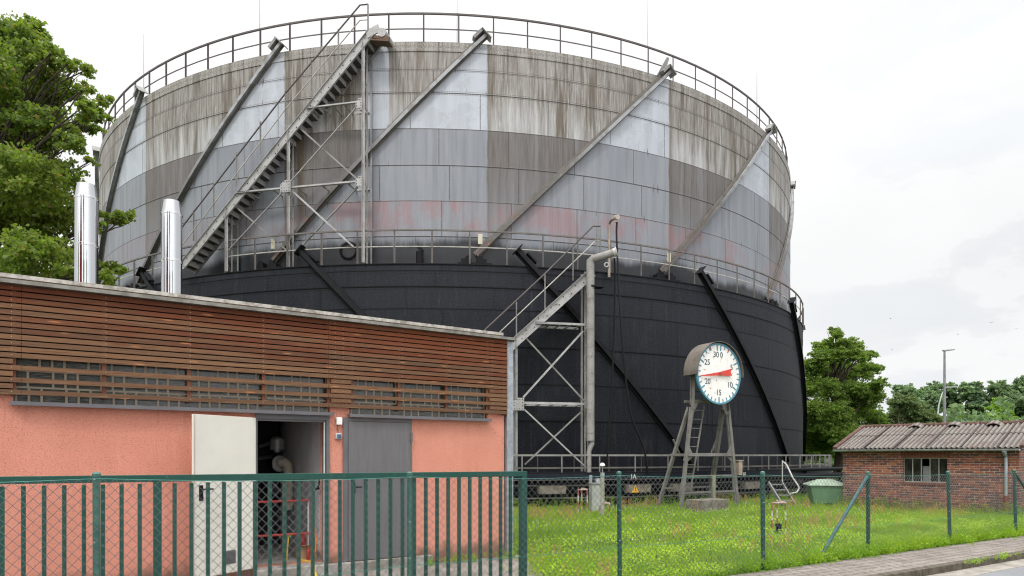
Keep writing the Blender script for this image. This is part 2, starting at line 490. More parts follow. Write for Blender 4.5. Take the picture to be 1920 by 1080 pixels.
# tar splashed up from the cup below
tarh = US.noise(V(arc * .35, 0.0, 17.0), 1.0, 3, .5) * 1.9 + US.noise(V(arc * 5, z * 1.2, 18.0), 1.5, 5, .7) * .35
tarh2 = US.noise(V(arc * 14, z * .6, 19.0), 1.5, 4, .7)
tar = (z - 7.93 - tarh * .78 + (tarh2 - .5) * .18 + th.sm(12, 34) * .26 + th.sm(-14, -24) * .25).sm(.26, -.10)
c = US.mix(tar * .97, c, (.0095, .0105, .0135))
# rivet rows, laps, joints
riv = ((arc / .055).frac() - .5).abs().lt(.30)
c = US.mix(lines.sm(.026, .006) * .80, c, (.045, .035, .03))
c = US.mix(((lines - .05).abs()).lt(.012) * riv * z.gt(13.5) * .7, c, (.05, .04, .03))
c = US.mix((z - 15.46).abs().sm(.075, .02) * ((arc / .09 + z * 11).frac()).lt(.45) * .65, c, (.05, .045, .035))
c = US.mix((z - 15.46).abs().sm(.15, .08) * fine.sm(.5, .56) * .4, c, (.40, .39, .35))
jn = US.noise(V(arc * 2, z * 6, 40.0), 1.4, 4)
c = US.mix(vj.sm(.022, .004) * (jn.sm(.25, .5) * .8 + .2) * .85, c, (.035, .03, .028))
drip = lines.sm(.24, .02) * US.noise(V(arc * 7.0, z * .5, 51.0), 1.3, 3).sm(.66, .70) * (1 - dirty)
c = US.mix(drip * .8, c, (.05, .045, .045))
c = US.mix(tar * st3.sm(.55, .7) * .3, c, (.05, .05, .055))
c = US.mix(fine.sm(.62, .75) * .25, c, (.06, .05, .04))
wht = US.noise(V(arc * 11, z * .8, 61.0), 1.2, 5, .7).sm(.66, .74) * dirty * upper
c = US.mix(wht * .55, c, (.52, .52, .50))
US.color(c)
US.bump(lines.sm(.03, .0) * 1.0 + vj.sm(.03, .0) * .5 + blot * .6 + US.noise(V(arc, z, 77.0), .5, 2) * 2.0, .012, .55)
US.rough(tar * -.1 + .52)
US = US.m

# lower lift: bituminous black, stippled
LS = Mat('lower_lift_bitumen', .60, 0, .13)
th, z, _ = LS.xyz(LS.coord('UV')); arc = th * (pi / 180 * RL); V = LS.comb
lines, vj, idx, uu = joints(LS, th, z, LSEAM, 8.0, 1.2, RL, 2.9)
stp = LS.noise(V(arc, z, 0.0), 13, 5, .8); st = LS.noise(V(arc * 5, z * .35, 2.0), 1.2, 5, .65); bl = LS.noise(V(arc, z, 4.0), .7, 4)
pl = LS.white(V(uu.floor(), idx, 2.2))
c = LS.mix(z.sm(3.5, 7.2), (.0085, .0095, .0135), (.015, .0165, .0225))
c = LS.mix(pl * .4, c, (.026, .028, .035))
c = LS.mix(bl.sm(.45, .7) * .4, c, (.013, .0135, .016))
c = LS.mix(stp.sm(.54, .68) * .45, c, (.048, .052, .062))
c = LS.mix(LS.noise(V(arc * 9, z * .5, 33.0), 1.2, 5, .7).sm(.5, .68) * .45, c, (.030, .033, .040))
c = LS.mix(stp.sm(.46, .36) * .6, c, (.007, .007, .009))
c = LS.mix(st.sm(.62, .75) * z.sm(5.2, 7.5) * .45, c, (.075, .078, .088))
c = LS.mix(lines.sm(.034, .008) * .92, c, (.004, .004, .005))
rs = LS.noise(V(arc * 1.3, z * .25, 12.0), 1.3, 5, .7)
c = LS.mix(rs.sm(.60, .72) * .35, c, (.045, .040, .038))
c = LS.mix(lines.sm(.07, .02) * .35, c, (.006, .006, .008))
c = LS.mix(vj.sm(.022, .004) * .75, c, (.006, .006, .007))
rv = ((z / .10).frac() - .5).abs().lt(.24)
c = LS.mix(((vj - .05).abs()).lt(.016) * rv * .6, c, (.006, .006, .007))
rh = ((arc / .09).frac() - .5).abs().lt(.25)
c = LS.mix((z - 7.66).abs().lt(.016).max((z - 7.15).abs().lt(.016)) * rh * .7, c, (.006, .006, .007))
LS.color(c); LS.bump(stp * 1.1 + lines.sm(.03, .0) * -.5 + bl * 1.0, .010, .8); LS = LS.m

# brick
BR = Mat('red_brickwork', .85, 0, .3)
u, v, _ = BR.xyz(BR.coord('UV')); V = BR.comb
bn = BR.noise(V(u, v, 0.0), 1.6, 3)
bh, blen = .0725, .245
v2 = v + (BR.noise(V(u, v, 7.0), 3, 3) - .5) * .006
row = (v2 / bh).floor(); us = u / blen + (row * .5) + BR.white(V(row, 3.0, 1.0)) * .12
col = us.floor(); fu = us.frac(); fv = (v2 / bh).frac()
du = fu.min(1 - fu) * blen; dv = fv.min(1 - fv) * bh
mo = du.min(dv).sm(.0105, .0060)
rr = BR.white(V(col, row, .5)); r2 = BR.white(V(col, row, 8.5))
gr = BR.noise(V(u, v, 2.0), 45, 4, .7)
c = BR.mix(rr, (.24, .075, .047), (.135, .050, .038))
c = BR.mix(r2.gt(.72) * .8, c, (.075, .045, .045))
c = BR.mix(r2.lt(.16) * .8, c, (.30, .11, .055))
c = BR.mix(gr.sm(.5, .7) * .5, c, (.07, .03, .025))
mc = BR.mix(BR.noise(V(u, v, 5.0), 8, 3).sm(.35, .65), (.42, .36, .31), (.19, .145, .12))
c = BR.mix(mo * .85, c, mc)
c = BR.mix((v + BR.noise(V(u, v, 9.0), 2, 4) * -.5).sm(.2, -.2) * .6, c, (.055, .045, .03))
BR.color(c); BR.bump(mo * -1.0 + gr * .3, .006, .8); BR = BR.m
BRS = flat('soldier_brick', (.19, .06, .038), .85, 0, .25, 14, (.09, .04, .03), bump=.003)

# fibre-cement roof, lichen spots
RF = Mat('corrugated_fibre_cement', .9, 0, .2)
o = RF.coord(); x, y, zz = RF.xyz(o)
n1 = RF.noise(o, 1.6, 5); n2 = RF.noise(o, 10, 5, .7); n3 = RF.noise(o, 32, 4, .7); n4 = RF.noise(RF.comb(x * 5, y * .7, 0.0), 3, 4)
c = RF.mix(n1.sm(.35, .65), (.215, .20, .18), (.14, .12, .105))
c = RF.mix(n3.sm(.52, .62) * .8 * n1.sm(.3, .6), c, (.36, .34, .32))
c = RF.mix(n2.sm(.58, .68) * .8, c, (.085, .055, .045))
c = RF.mix(n4.sm(.55, .7) * .5, c, (.16, .07, .055))
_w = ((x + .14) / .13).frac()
c = RF.mix((_w - .75).abs().sm(.30, .10) * .7, c, (.055, .045, .04))  # corrugation valleys darkened: their shade put into the colour
RF.color(c); RF.bump(n3, .006); RF = RF.m
ROOFD = flat('roof_edge_dark', (.055, .04, .035), .8, 0, .2, 10)
TILE_R = flat('mossy_red_verge', (.145, .08, .065), .9, 0, .2, 14, (.06, .035, .03), bump=.005)
HUTGLASS = Mat('dusty_wired_glass', .25, 0, .18)
n = HUTGLASS.noise(HUTGLASS.coord(), 5, 5)
HUTGLASS.color(HUTGLASS.mix(n.sm(.35, .7), (.008, .010, .009), (.03, .036, .032))); HUTGLASS = HUTGLASS.m

# ground
GR = Mat('turf_soil', .95, 0, .2)
p = GR.pos(); n1 = GR.noise(p, .6, 5); n2 = GR.noise(p, 9, 5, .7); n3 = GR.noise(p, 40, 3)
c = GR.mix(n1.sm(.35, .65), (.035, .070, .012), (.055, .095, .016))
c = GR.mix(n2.sm(.45, .65) * .7, c, (.020, .038, .008))
c = GR.mix(n3.sm(.55, .7) * .5, c, (.09, .075, .04))
GR.color(c); GR.bump(n2, .03); GR = GR.m
ASP = Mat('road_asphalt', .9, 0, .3)
p = ASP.pos(); n = ASP.vor(p, 110); n2 = ASP.noise(p, 1.3, 4); n3 = ASP.noise(p, 70, 3)
c = ASP.mix(n2.sm(.3, .7), (.155, .16, .17), (.185, .188, .198)); c = ASP.mix(n3.sm(.5, .62) * .6, c, (.28, .28, .29)); c = ASP.mix(n.sm(.25, .1) * .5, c, (.07, .07, .075))
ASP.color(c); ASP.bump(n3, .003); ASP = ASP.m
PAV = Mat('old_paving', .92, 0, .25)
fx, fy, _z = PAV.xyz(PAV.coord()); p = PAV.pos()
row = (fy / .16).floor(); a = (fx / .21 + row * .5).frac(); b = (fy / .16).frac()
w1 = PAV.noise(p, 30, 4, .7); w2 = PAV.noise(p, 2.2, 5); w3 = PAV.noise(p, 9, 5)
g = (a.min(1 - a) * .21).min(b.min(1 - b) * .16) + (w1 - .5) * .008
c = PAV.mix(PAV.white(PAV.comb((fx / .21 + row * .5).floor(), row, 1.0)), (.185, .16, .142), (.245, .215, .195))
c = PAV.mix(w2.sm(.4, .65) * .6, c, (.14, .115, .098)); c = PAV.mix(w1.sm(.52, .66) * .55, c, (.34, .31, .285)); c = PAV.mix(w1.sm(.46, .36) * .5, c, (.08, .065, .052))
c = PAV.mix(g.sm(.010, .003) * .85, c, (.035, .03, .022)); c = PAV.mix(w3.sm(.62, .70) * .6, c, (.06, .075, .025))
PAV.color(c); PAV.bump(g.sm(.0, .012) + w1 * .5, .005); PAV = PAV.m
GUT = flat('gutter_strip', (.29, .27, .24), .9, 0, .15, 7, (.20, .18, .15), bump=.004)
KERB = flat('mossy_kerb', (.115, .095, .075), .95, 0, .2, 8, (.055, .05, .03), bump=.008)
YARD = Mat('yard_concrete', .92, 0, .25)
p = YARD.pos(); n1 = YARD.noise(p, 1.4, 6, .65); n2 = YARD.noise(p, 18, 5, .7)
c = YARD.mix(n1.sm(.35, .65), (.26, .235, .21), (.155, .14, .12)); c = YARD.mix(n2.sm(.5, .68) * .6, c, (.09, .08, .062))
YARD.color(c); YARD.bump(n2, .006); YARD = YARD.m

def mk_leaf(name, a, b, c3, sub=.12, yel=0.):
    m = Mat(name, .5, 0, .35)
    r = m.rnd(); n = m.noise(m.pos(), .55, 4)
    c = m.mix(r, a, b); c = m.mix(n.sm(.42, .62) * .6, c, c3)
    if yel: c = m.mix(r.gt(1 - yel), c, (.30, .16, .03))
    m.color(c)
    m.b.inputs['Transmission Weight'].default_value = 0
    # light passing through the leaf
    t = m.nt.nodes.new('ShaderNodeBsdfTranslucent'); t.inputs[0].default_value = (a[0] * 2.2, a[1] * 2.0, a[2] * 1.0, 1)
    ad = m.nt.nodes.new('ShaderNodeMixShader'); ad.inputs[0].default_value = sub * 2
    m.nt.links.new(m.b.outputs[0], ad.inputs[1]); m.nt.links.new(t.outputs[0], ad.inputs[2])
    m.nt.links.new(ad.outputs[0], m.nt.nodes['Material Output'].inputs[0])
    return m.m
LEAF_A = mk_leaf('maple_leaf', (.090, .155, .022), (.245, .285, .045), (.075, .130, .020), .25, .02)
LEAF_B = mk_leaf('hornbeam_leaf', (.090, .160, .030), (.205, .290, .050), (.075, .140, .028), .25)
LEAF_C = mk_leaf('olive_leaf', (.090, .135, .045), (.12, .165, .055), (.06, .10, .035))
LEAF_D = mk_leaf('far_poplar_leaf', (.125, .205, .100), (.165, .245, .112), (.100, .170, .100))  # paler and bluer: distance haze put into the leaf colour
LEAF_E = mk_leaf('light_green_leaf', (.15, .27, .035), (.20, .32, .04), (.11, .22, .03), .2)
GRASS = mk_leaf('grass_blade', (.13, .26, .018), (.40, .52, .034), (.10, .23, .020), .24)
CLOVER = mk_leaf('clover_leaf', (.30, .47, .030), (.64, .75, .060), (.20, .40, .028), .26)
STRAW = mk_leaf('dry_grass', (.30, .22, .08), (.38, .25, .09), (.25, .16, .06), .1)
SORREL = mk_leaf('sorrel_seed', (.42, .19, .09), (.50, .28, .13), (.40, .22, .09), .1)
PETAL = flat('white_petal', (.80, .80, .76), .6, 0, .02)
BARK = flat('dark_bark', (.065, .05, .038), .95, 0, .2, 8, bump=.02)
# ================================================================== GROUND
# fence line posts, measured where each stands
FP = [(-5.62, 3.80), (-3.32, 5.50), (-1.05, 7.20), (1.39, 8.69), (3.75, 10.14), (6.11, 11.66), (8.37, 13.06), (10.70, 14.50), (13.05, 15.96)]
FD = Vector((2.33, 1.44, 0)).normalized(); FN = Vector((FD.y, -FD.x, 0))      # along the fence, towards the road
FO = Vector((3.75, 10.14, 0))
def strip(name, o0, o1, z, mat, a=-60, b=90, n=1):
    m = MB()
    m.box(a, b, -o1, -o0, z - .3, z)
    o = m.build(name, mat)
    o.location = FO; o.rotation_euler = (0, 0, math.atan2(FD.y, FD.x))
    return structure(o)
g = MB()
P = [FO - FD * 900 + FN * .12, FO + FD * 900 + FN * .12, FO + FD * 900 - FN * 1500, FO - FD * 900 - FN * 1500]
g.add([(p.x, p.y, 0) for p in P], [(0, 1, 2, 3)])
structure(g.build('ground', GR), 'green lawn and turf around the gas holder')
strip('pavement', .12, 1.13, .006, PAV)['label'] = 'narrow old paving between the fence and the kerb'
def kerb_strip():
    m = MB()
    for i in range(-30, 60):
        m.box(i * 1.0, i * 1.0 + .99, -1.26, -1.132, -.35, .012)
    o = m.build('kerb', KERB, bevel=.012); o.location = FO; o.rotation_euler = (0, 0, math.atan2(FD.y, FD.x)); structure(o, 'mossy kerb stones along the road')
kerb_strip()
strip('gutter', 1.262, 1.62, -.095, GUT)['label'] = 'pale gutter strip beside the kerb'
strip('road', 1.62, 9.0, -.099, ASP)['label'] = 'grey asphalt road in the lower right corner'
strip('far_pavement', 9.0, 60, .02, YARD)['label'] = 'paved strip on the far side of the road'

# building frame: origin at the right front corner, x along the facade, y inwards
BC = Vector((-.09, 11.4, 0)); BA = math.atan2(.5606, .828)
BM = Matrix.Translation(BC) @ Matrix.Rotation(BA, 4, 'Z'); BMI = BM.inverted()
bn = BM.to_3x3() @ Vector((0, -1, 0))
def wt(px, py, y=0.):
    """facade coordinates (x, z) of a measured pixel, on the plane y behind the facade"""
    q = BMI @ ray_plane(px, py, BM @ Vector((0, y, 0)), bn); return q.x, q.z
ym = MB()
yq = [(-14, .0), (.30, -.0), (-.25, -1.3), (-1.2, -2.9), (-14, -6.6)]
ym.plate([(x, y, .012) for x, y in yq], (0, 0, -.1))
yo = ym.build('yard_paving', YARD); yo.matrix_world = BM; structure(yo, 'worn concrete yard in front of the orange building')

# ================================================================== GASHOLDER
def cp(th, r, z):
    t = rad(th); return Vector((r * sin(t), -r * cos(t), z))
holder = thing('gasholder', 'huge round telescoping gas holder, grey streaked steel above and tarred black below', 'gas holder', GC)
def cyl_shell(name, mat, R, zs, steps, parent, n=288, cap=None):
    V, Fc, U = [], [], []
    zl = []
    for i in range(len(zs) - 1):
        zl += [(zs[i], R + steps[i]), (zs[i+1] , R + steps[i])]
    for z, r in zl:
        for k in range(n + 1):
            th = -180 + 360 * k / n; V.append(tuple(cp(th, r, z))); U.append((th, z))
    m = n + 1
    for j in range(len(zl) - 1):
        for k in range(n): Fc.append((j*m+k, j*m+k+1, (j+1)*m+k+1, (j+1)*m+k))
    me = bpy.data.meshes.new(name); me.from_pydata(V, [], Fc); me.materials.append(mat)
    lay = me.uv_layers.new(name='UVMap')
    for p in me.polygons:
        p.use_smooth = True
        for li in p.loop_indices: lay.data[li].uv = U[me.loops[li].vertex_index]
    me.set_sharp_from_angle(angle=rad(30))
    o = bpy.data.objects.new(name, me); COL.objects.link(o); o.parent = parent; return o
zs = [7.6] + USEAM[::-1] + [15.30, ZT]
cyl_shell('upper_lift', US, RU, zs, [0, .010, 0, .010, 0, .010, 0, .022], holder)
zs = [.8] + LSEAM[::-1] + [ZD]
cyl_shell('lower_lift', LS, RL, zs, [0, .010, 0, .010, 0, .010, .0], holder)
m = MB(); n = 144
prof = [(RU + .02, ZT), (RU - .12, ZT + .012), (12, ZT + .45), (.3, ZT + .8)]
m.lathe(prof, n, cap=True)
m.build('crown', STEEL_M, holder, smooth=True)
def ring(name, mat, r0, r1, z0, z1, parent, n=288):
    m = MB(); v = []
    for k in range(n):
        t = 2*pi*k/n
        for r, z in ((r0, z0), (r1, z0), (r1, z1), (r0, z1)): v.append((r*sin(t), -r*cos(t), z))
    f = []
    for k in range(n):
        a, b = k*4, ((k+1) % n)*4
        for j in range(4): f.append((a+j, a+(j+1) % 4, b+(j+1) % 4, b+j))
    m.add(v, f); return m.build(name, mat, parent, smooth=True)
ring('gallery_deck', TANK, RU + .03, RL + .032, ZD + .002, ZD + .035, holder)

# spiral guides -------------------------------------------------------
def sweep(mb, thz, R, prof):
    """prof: (tangential, radial) outline swept along the helix thz(t) -> (theta, z)"""
    n = 26; base = len(mb.v); k = len(prof)
    for i in range(n + 1):
        th, z = thz(i / n); th2, z2 = thz(i / n + .01)
        P = cp(th, R, z); Tn = (cp(th2, R, z2) - P).normalized(); ra = cp(th, 1, 0); ac = Tn.cross(ra).normalized()
        for a, b in prof: mb.v.append(tuple(P + ac * a + ra * b))
    for i in range(n):
        for j in range(k): mb.f.append((base+i*k+j, base+i*k+(j+1) % k, base+(i+1)*k+(j+1) % k, base+(i+1)*k+j))
    mb.f.append(tuple(base+j for j in range(k-1, -1, -1))); mb.f.append(tuple(base+n*k+j for j in range(k)))
def rect(a0, a1, b0, b1): return [(a0, b0), (a1, b0), (a1, b1), (a0, b1)]
GUIDE_U = Mat('guide_rail_paint', .5, 0)
o = GUIDE_U.pos(); zz = GUIDE_U.xyz(o)[2]; n1 = GUIDE_U.noise(o, 3, 5, .65); n2 = GUIDE_U.noise(o, 18, 4)
c = GUIDE_U.mix(zz.sm(10.6, 13.6), (.095, .092, .090), (.28, .29, .305))
c = GUIDE_U.mix(n1.sm(.45, .65) * .6, c, (.085, .07, .05)); c = GUIDE_U.mix(n2.sm(.58, .7) * .4, c, (.30, .29, .27))
c = GUIDE_U.mix(zz.sm(10.4, 9.8) * n1.sm(.50, .62) * .35, c, (.22, .07, .055)); GUIDE_U.color(c); GUIDE_U = GUIDE_U.m
GUIDE_B = mk_steel('guide_base_plate', (.16, .145, .125), (.06, .048, .036), .3, .65, .9)
def upper_guide(tt):
    fn = lambda t: (tt - GRUN * (1 - t), 8.42 + (15.86 - 8.42) * t)
    m = MB(); sweep(m, fn, RU, rect(-.055, .055, .17, .190)); sweep(m, fn, RU, rect(-.014, .014, .05, .168))
    g = m.build('spiral_guide', GUIDE_U, holder)
    m = MB(); sweep(m, fn, RU, rect(-.155, .085, .028, .048)); m.build('base_plate', GUIDE_B, g)
    # cap and bracket at the head
    m = MB(); P = cp(tt, RU, 15.86); Tn = (cp(tt + .3, RU, 15.96) - P).normalized(); ra = cp(tt, 1, 0); ac = Tn.cross(ra)
    m.bar(P + ra * .14 - ac * .22, P + ra * .14 + ac * .22, .03, .34, ra)
    m.bar(P - Tn * .42 + ra * .13 + ac * -.19, P - Tn * .02 + ra * .13 + ac * -.19, .10, .26, ra)
    m.build('head_cap', STEEL_M, g)
    # roller carriage at the foot, on the gallery
    m = MB(); th = tt - GRUN - .1
    for dt in (-.95, .55): 
        P = cp(th + dt, RU + .30, ZD + .06); a = cp(th + dt, 1, 0); t = Vector((a.y * -1, a.x, 0))
        m.bar(P - t * .17 + Vector((0,0,.1)), P + t * .17 + Vector((0,0,.1)), .26, .20)
    P = cp(th - .2, RU + .30, ZD + .06); a = cp(th, 1, 0); t = Vector((-a.y, a.x, 0))
    m.bar(P - t * .55 + Vector((0,0,.03)), P + t * .60 + Vector((0,0,.03)), .34, .06)
    for s in (-.20, .22):
        m.tube([P + t * s + a * -.12 + Vector((0,0,.22)), P + t * s + a * .12 + Vector((0,0,.22))], .09, 12)
    m.build('roller_carriage', TANK, holder)
for i in range(-4, 6): upper_guide(G0 + GS * i)
def lower_guide(tt):
    fn = lambda t: (tt + 20.2 * t, 8.50 - 7.1 * t)
    m = MB(); sweep(m, fn, RL, rect(-.07, .07, .17, .190)); sweep(m, fn, RL, rect(-.016, .016, .04, .168)); sweep(m, fn, RL, rect(-.13, .13, .02, .04))
    g = m.build('spiral_guide', STEEL_D, holder)
    m = MB(); P = cp(tt, RL, 8.50); Tn = (cp(tt - .3, RL, 8.60) - P).normalized(); ra = cp(tt, 1, 0); ac = Tn.cross(ra)
    m.bar(P + ra * .13 - ac * .20, P + ra * .13 + ac * .20, .03, .30, ra)
    m.bar(P - Tn * .75 + ra * .10 + ac * .16, P - Tn * .30 + ra * .10 + ac * .16, .05, .20, ra)
    m.build('head_cap', STEEL_D, g)
for i in range(-4, 6): lower_guide(10.1 + 21.35 * i)

STEEL_R2 = mk_steel('gallery_railing_steel', (.15, .135, .125), (.05, .04, .035), .5, .6, .8)
# railings -----------------------------------------------------------------
def railing(name, R, z0, th0, h, bars, mat, parent, post_w, a0=-92, a1=92, step=3.64, thick=.05, skip=None):
    k0 = math.ceil((a0 - th0) / step); k1 = math.floor((a1 - th0) / step); rl = None
    runs = [(k0, k1)]
    if skip:
        ks = [k for k in range(k0, k1) if skip[0] < th0 + step * (k + .5) < skip[1]]
        runs = [(k0, min(ks)), (max(ks) + 1, k1)]
    for zb, w, hh, nm, mt in bars:
        for ra, rb in runs:
            m = MB()
            for j in range(ra * 2, rb * 2):
                m.bar(cp(th0 + step * j / 2, R, z0 + zb), cp(th0 + step * (j + 1) / 2, R, z0 + zb), w, hh, ov=.004)
            o_ = m.build(nm, mt or mat, parent); rl = rl or o_
    pm = MB().angle((0, 0, 0), (0, 0, h), post_w, .010, up=(1, 0, 0), out=(0, -1, 0)).build('post', mat, rl)
    first = True
    for k in range(k0, k1 + 1):
        th = th0 + step * k
        if skip and skip[0] < th < skip[1]: continue
        q = cp(th, R + .004, z0)
        if first: pm.location = q; pm.rotation_euler = (0, 0, rad(th)); first = False
        else: inst(pm, 'post', rl, q, (0, 0, rad(th)))
    return rl
railing('top_railing', RU - .16, ZT + .01, .69, 1.05, [(1.05, .055, .055, 'top_rail', None), (.53, .026, .032, 'knee_rail', None)], STEEL_R, holder, .05, -90, 90)
railing('gallery_railing', RL + .0, ZD + .03, 1.75, 1.10, [(1.10, .05, .05, 'gallery_rail', None), (.56, .022, .032, 'knee_rail', STEEL_Y)], STEEL_R2, holder, .05, -90, 90, skip=(-25.5, -21.6))
# rods at the top railing
for th, zt in ((-37.0, 18.3), (-17.5, 19.5), (4.23, 19.5), (26.14, 18.6), (47.2, 18.1)):
    m = MB(); m.tube([cp(th, RU - .13, ZT), cp(th, RU - .13, ZT + 1.3), cp(th, RU - .13, zt)], [.013, .009, .004], 6); m.build('lightning_rod', STEEL_R, holder)
# manhole ring of bolts and the thin fin beside a guide head
m = MB(); cth = -7.0
q0 = cp(cth, RU, 8.62)
for k in range(30):
    t = 2*pi*k/30; P = cp(cth + math.degrees(.30 * cos(t) / RU), RU, 8.62 + .30 * sin(t)); a = cp(cth, 1, 0)
    m.bar(P + a * .01, P + a * .06, .028, .028)
ringp = [cp(cth + math.degrees(.255 * cos(2*pi*k/32) / RU), RU + .03, 8.62 + .255 * sin(2*pi*k/32)) for k in range(33)]
m.tube(ringp, .022, 5); m.build('manhole_cover', TANK, holder)
m = MB(); A = cp(27.0, RU + .02, 15.62); B = cp(27.9, RU + .02, 15.60); C_ = cp(28.6, RU + .10, 16.35)
m.plate([A, B, C_, C_ + (A - B) * .4], cp(27.8, .02, 0)); m.build('guide_fin', STEEL_M, holder)
m = MB(); A = cp(0.55, RL - .20, ZD + .05); a = cp(.55, 1, 0)
m.tube([A, A + Vector((0, 0, .42))], .125, 12); m.bar(A + Vector((.1, 0, .42)), A + Vector((-.06, 0, .62)), .05, .12)
m.build('seal_pot', TANK, holder)
# small cream plates near the feet of the guides
for i in range(-2, 3):
    th = G0 + GS * i - GRUN + .35; m = MB(); a = cp(th, 1, 0); P = cp(th, RU + .30, 8.75)
    m.bar(P, P + Vector((0, 0, .34)), .15, .02, a); m.build('marker_plate', flat('cream_plate', (.55, .51, .40), .5), holder)

# ================================================================== WATER TANK with its walkway
tank = thing('water_tank', 'low black steel tank ring with railed walkway round the foot of the gas holder', 'tank', GC)
ring('tank_wall', TANK, RL - .3, RL + .35, -.2, 1.10, tank)
ring('walkway', TANK, RL + .36, RT + .06, 1.10, 1.14, tank)
ring('rim_channel', mk_steel('rim_blue_black', (.016, .02, .03), (.008, .01, .012), .1, .5, .5), RT + .0, RT + .10, .90, 1.098, tank)
ring('pipe_ledge', LEDGE, RT - .35, RT - .05, .70, .735, tank)
ring('lower_ledge', LEDGE, RT - .25, RT + .02, .30, .33, tank)
ring('toe_board', LEDGE, RT - .02, RT + .0, 1.26, 1.31, tank)
ring('rim_edge', LEDGE, RT + .10, RT + .125, .895, .915, tank)
m = MB()
for rr, zz2 in ((RT - .25, .52), (RT - .42, .18), (RT - .12, .60)):
    m.tube([cp(-95 + 190 * k / 130, rr, zz2) for k in range(131)], .045, 6)
m.build('ring_pipe', TANK, tank)
railing('walkway_railing', RT, 1.14, 2.65, .55, [(.55, .05, .055, 'walkway_rail', None)], STEEL_M, tank, .045, -92, 92, step=3.60)
railing('inner_railing', RL + .58, 1.14, 4.5, .53, [(.53, .035, .04, 'inner_rail', None)], STEEL_R, tank, .04, -92, 92, step=3.60)
bm = None
for k in range(-22, 26):
    th = 2.65 + 3.6 * k; 
    if bm is None:
        m = MB(); m.plate([(-.02, .0, 1.10), (-.02, -1.0, 1.10), (-.02, -1.0, .92), (-.02, -.1, .1), (-.02, 0, .1)], (.04, 0, 0)); bm = m.build('bracket', TANK, tank)
        bm.location = cp(th, RL + .3, 0); bm.rotation_euler = (0, 0, rad(th))
    else: inst(bm, 'bracket', tank, cp(th, RL + .3, 0), (0, 0, rad(th)))
# concrete ballast blocks hung under the walkway
blk = None
for th in (-31, -20, -9.5, 1.5, 12.6, 21.0, 25.8, 35.4, 46.0, 57.0, 68):
    if blk is None:
        m = MB(); m.box(-.44, .44, -.14, .14, -.125, .125); blk = m.build('concrete_block', CONC_D, tank, bevel=.015)
        blk.location = cp(th, RT - .02, .59); blk.rotation_euler = (0, 0, rad(th))
    else: inst(blk, 'concrete_block', tank, cp(th, RT - .02, .59), (0, 0, rad(th)))
NUM = flat('pale_lettering', (.50, .50, .44), .6)
def plate_text(body, th, z, size):
    P = cp(th, RT + .11, z); M = Matrix.Translation(P) @ Matrix.Rotation(rad(th), 4, 'Z') @ Matrix.Rotation(rad(90), 4, 'X')
    text_mesh('number_plate', body, size, NUM, tank, M, .003, bold=.006)
plate_text('1A', 20.35, .99, .19); plate_text('1F', 34.1, .99, .19)
P = cp(20.5, RT + .14, .58); ra = cp(20.5, 1, 0); tn = Vector((-ra.y, ra.x, 0))
m = MB(); m.plate([P - tn * .13 - Vector((0,0,.11)), P + tn * .13 - Vector((0,0,.11)), P + Vector((0,0,.13))], ra * .01)
sg = m.build('warning_sign', flat('warning_yellow', (.80, .45, .02), .5), tank)
m = MB(); m.bar(P + ra * .014 + Vector((0,0,.06)), P + ra * .014 + Vector((0,0,-.015)), .022, .004, ra); m.bar(P + ra * .014 + Vector((0,0,-.035)), P + ra * .014 + Vector((0,0,-.06)), .024, .004, ra); 
m.build('sign_mark', BLACK, sg)

# ================================================================== STAIR TOWERS
def planar(px0, py0, px1, py1, R, zref):
    """vertical plane through two measured points at radius R: returns to-3D function, along axis, outward normal"""
    def oncyl(px):
        d = Vector(((px - CX) / F, 1, 0)); c = Vector((GC.x, GC.y, 0)); a = d.dot(d); b = -2 * d.dot(c); cc = c.dot(c) - R * R
        t = (-b - math.sqrt(b*b - 4*a*cc)) / (2*a); return d * t
    A, B = oncyl(px0), oncyl(px1); ax = (B - A).normalized(); nn = Vector((ax.y, -ax.x, 0))
    return A, ax, nn
def lattice(mb, P0, P1, depth_v, w=.06):
    """two chords joined by lacing, depth_v the vector from the front chord to the back one"""
    P0, P1 = Vector(P0), Vector(P1); dv = Vector(depth_v)
    d = (P1 - P0); L = d.length; n = max(2, int(L / .42)); f = []
    for i in range(n):
        a = P0 + d * (i / n); b = P0 + d * ((i + 1) / n)
        if i % 2: mb.bar(a, b + dv, .025, .006, up=dv.cross(d))
        else: mb.bar(a + dv, b, .025, .006, up=dv.cross(d))

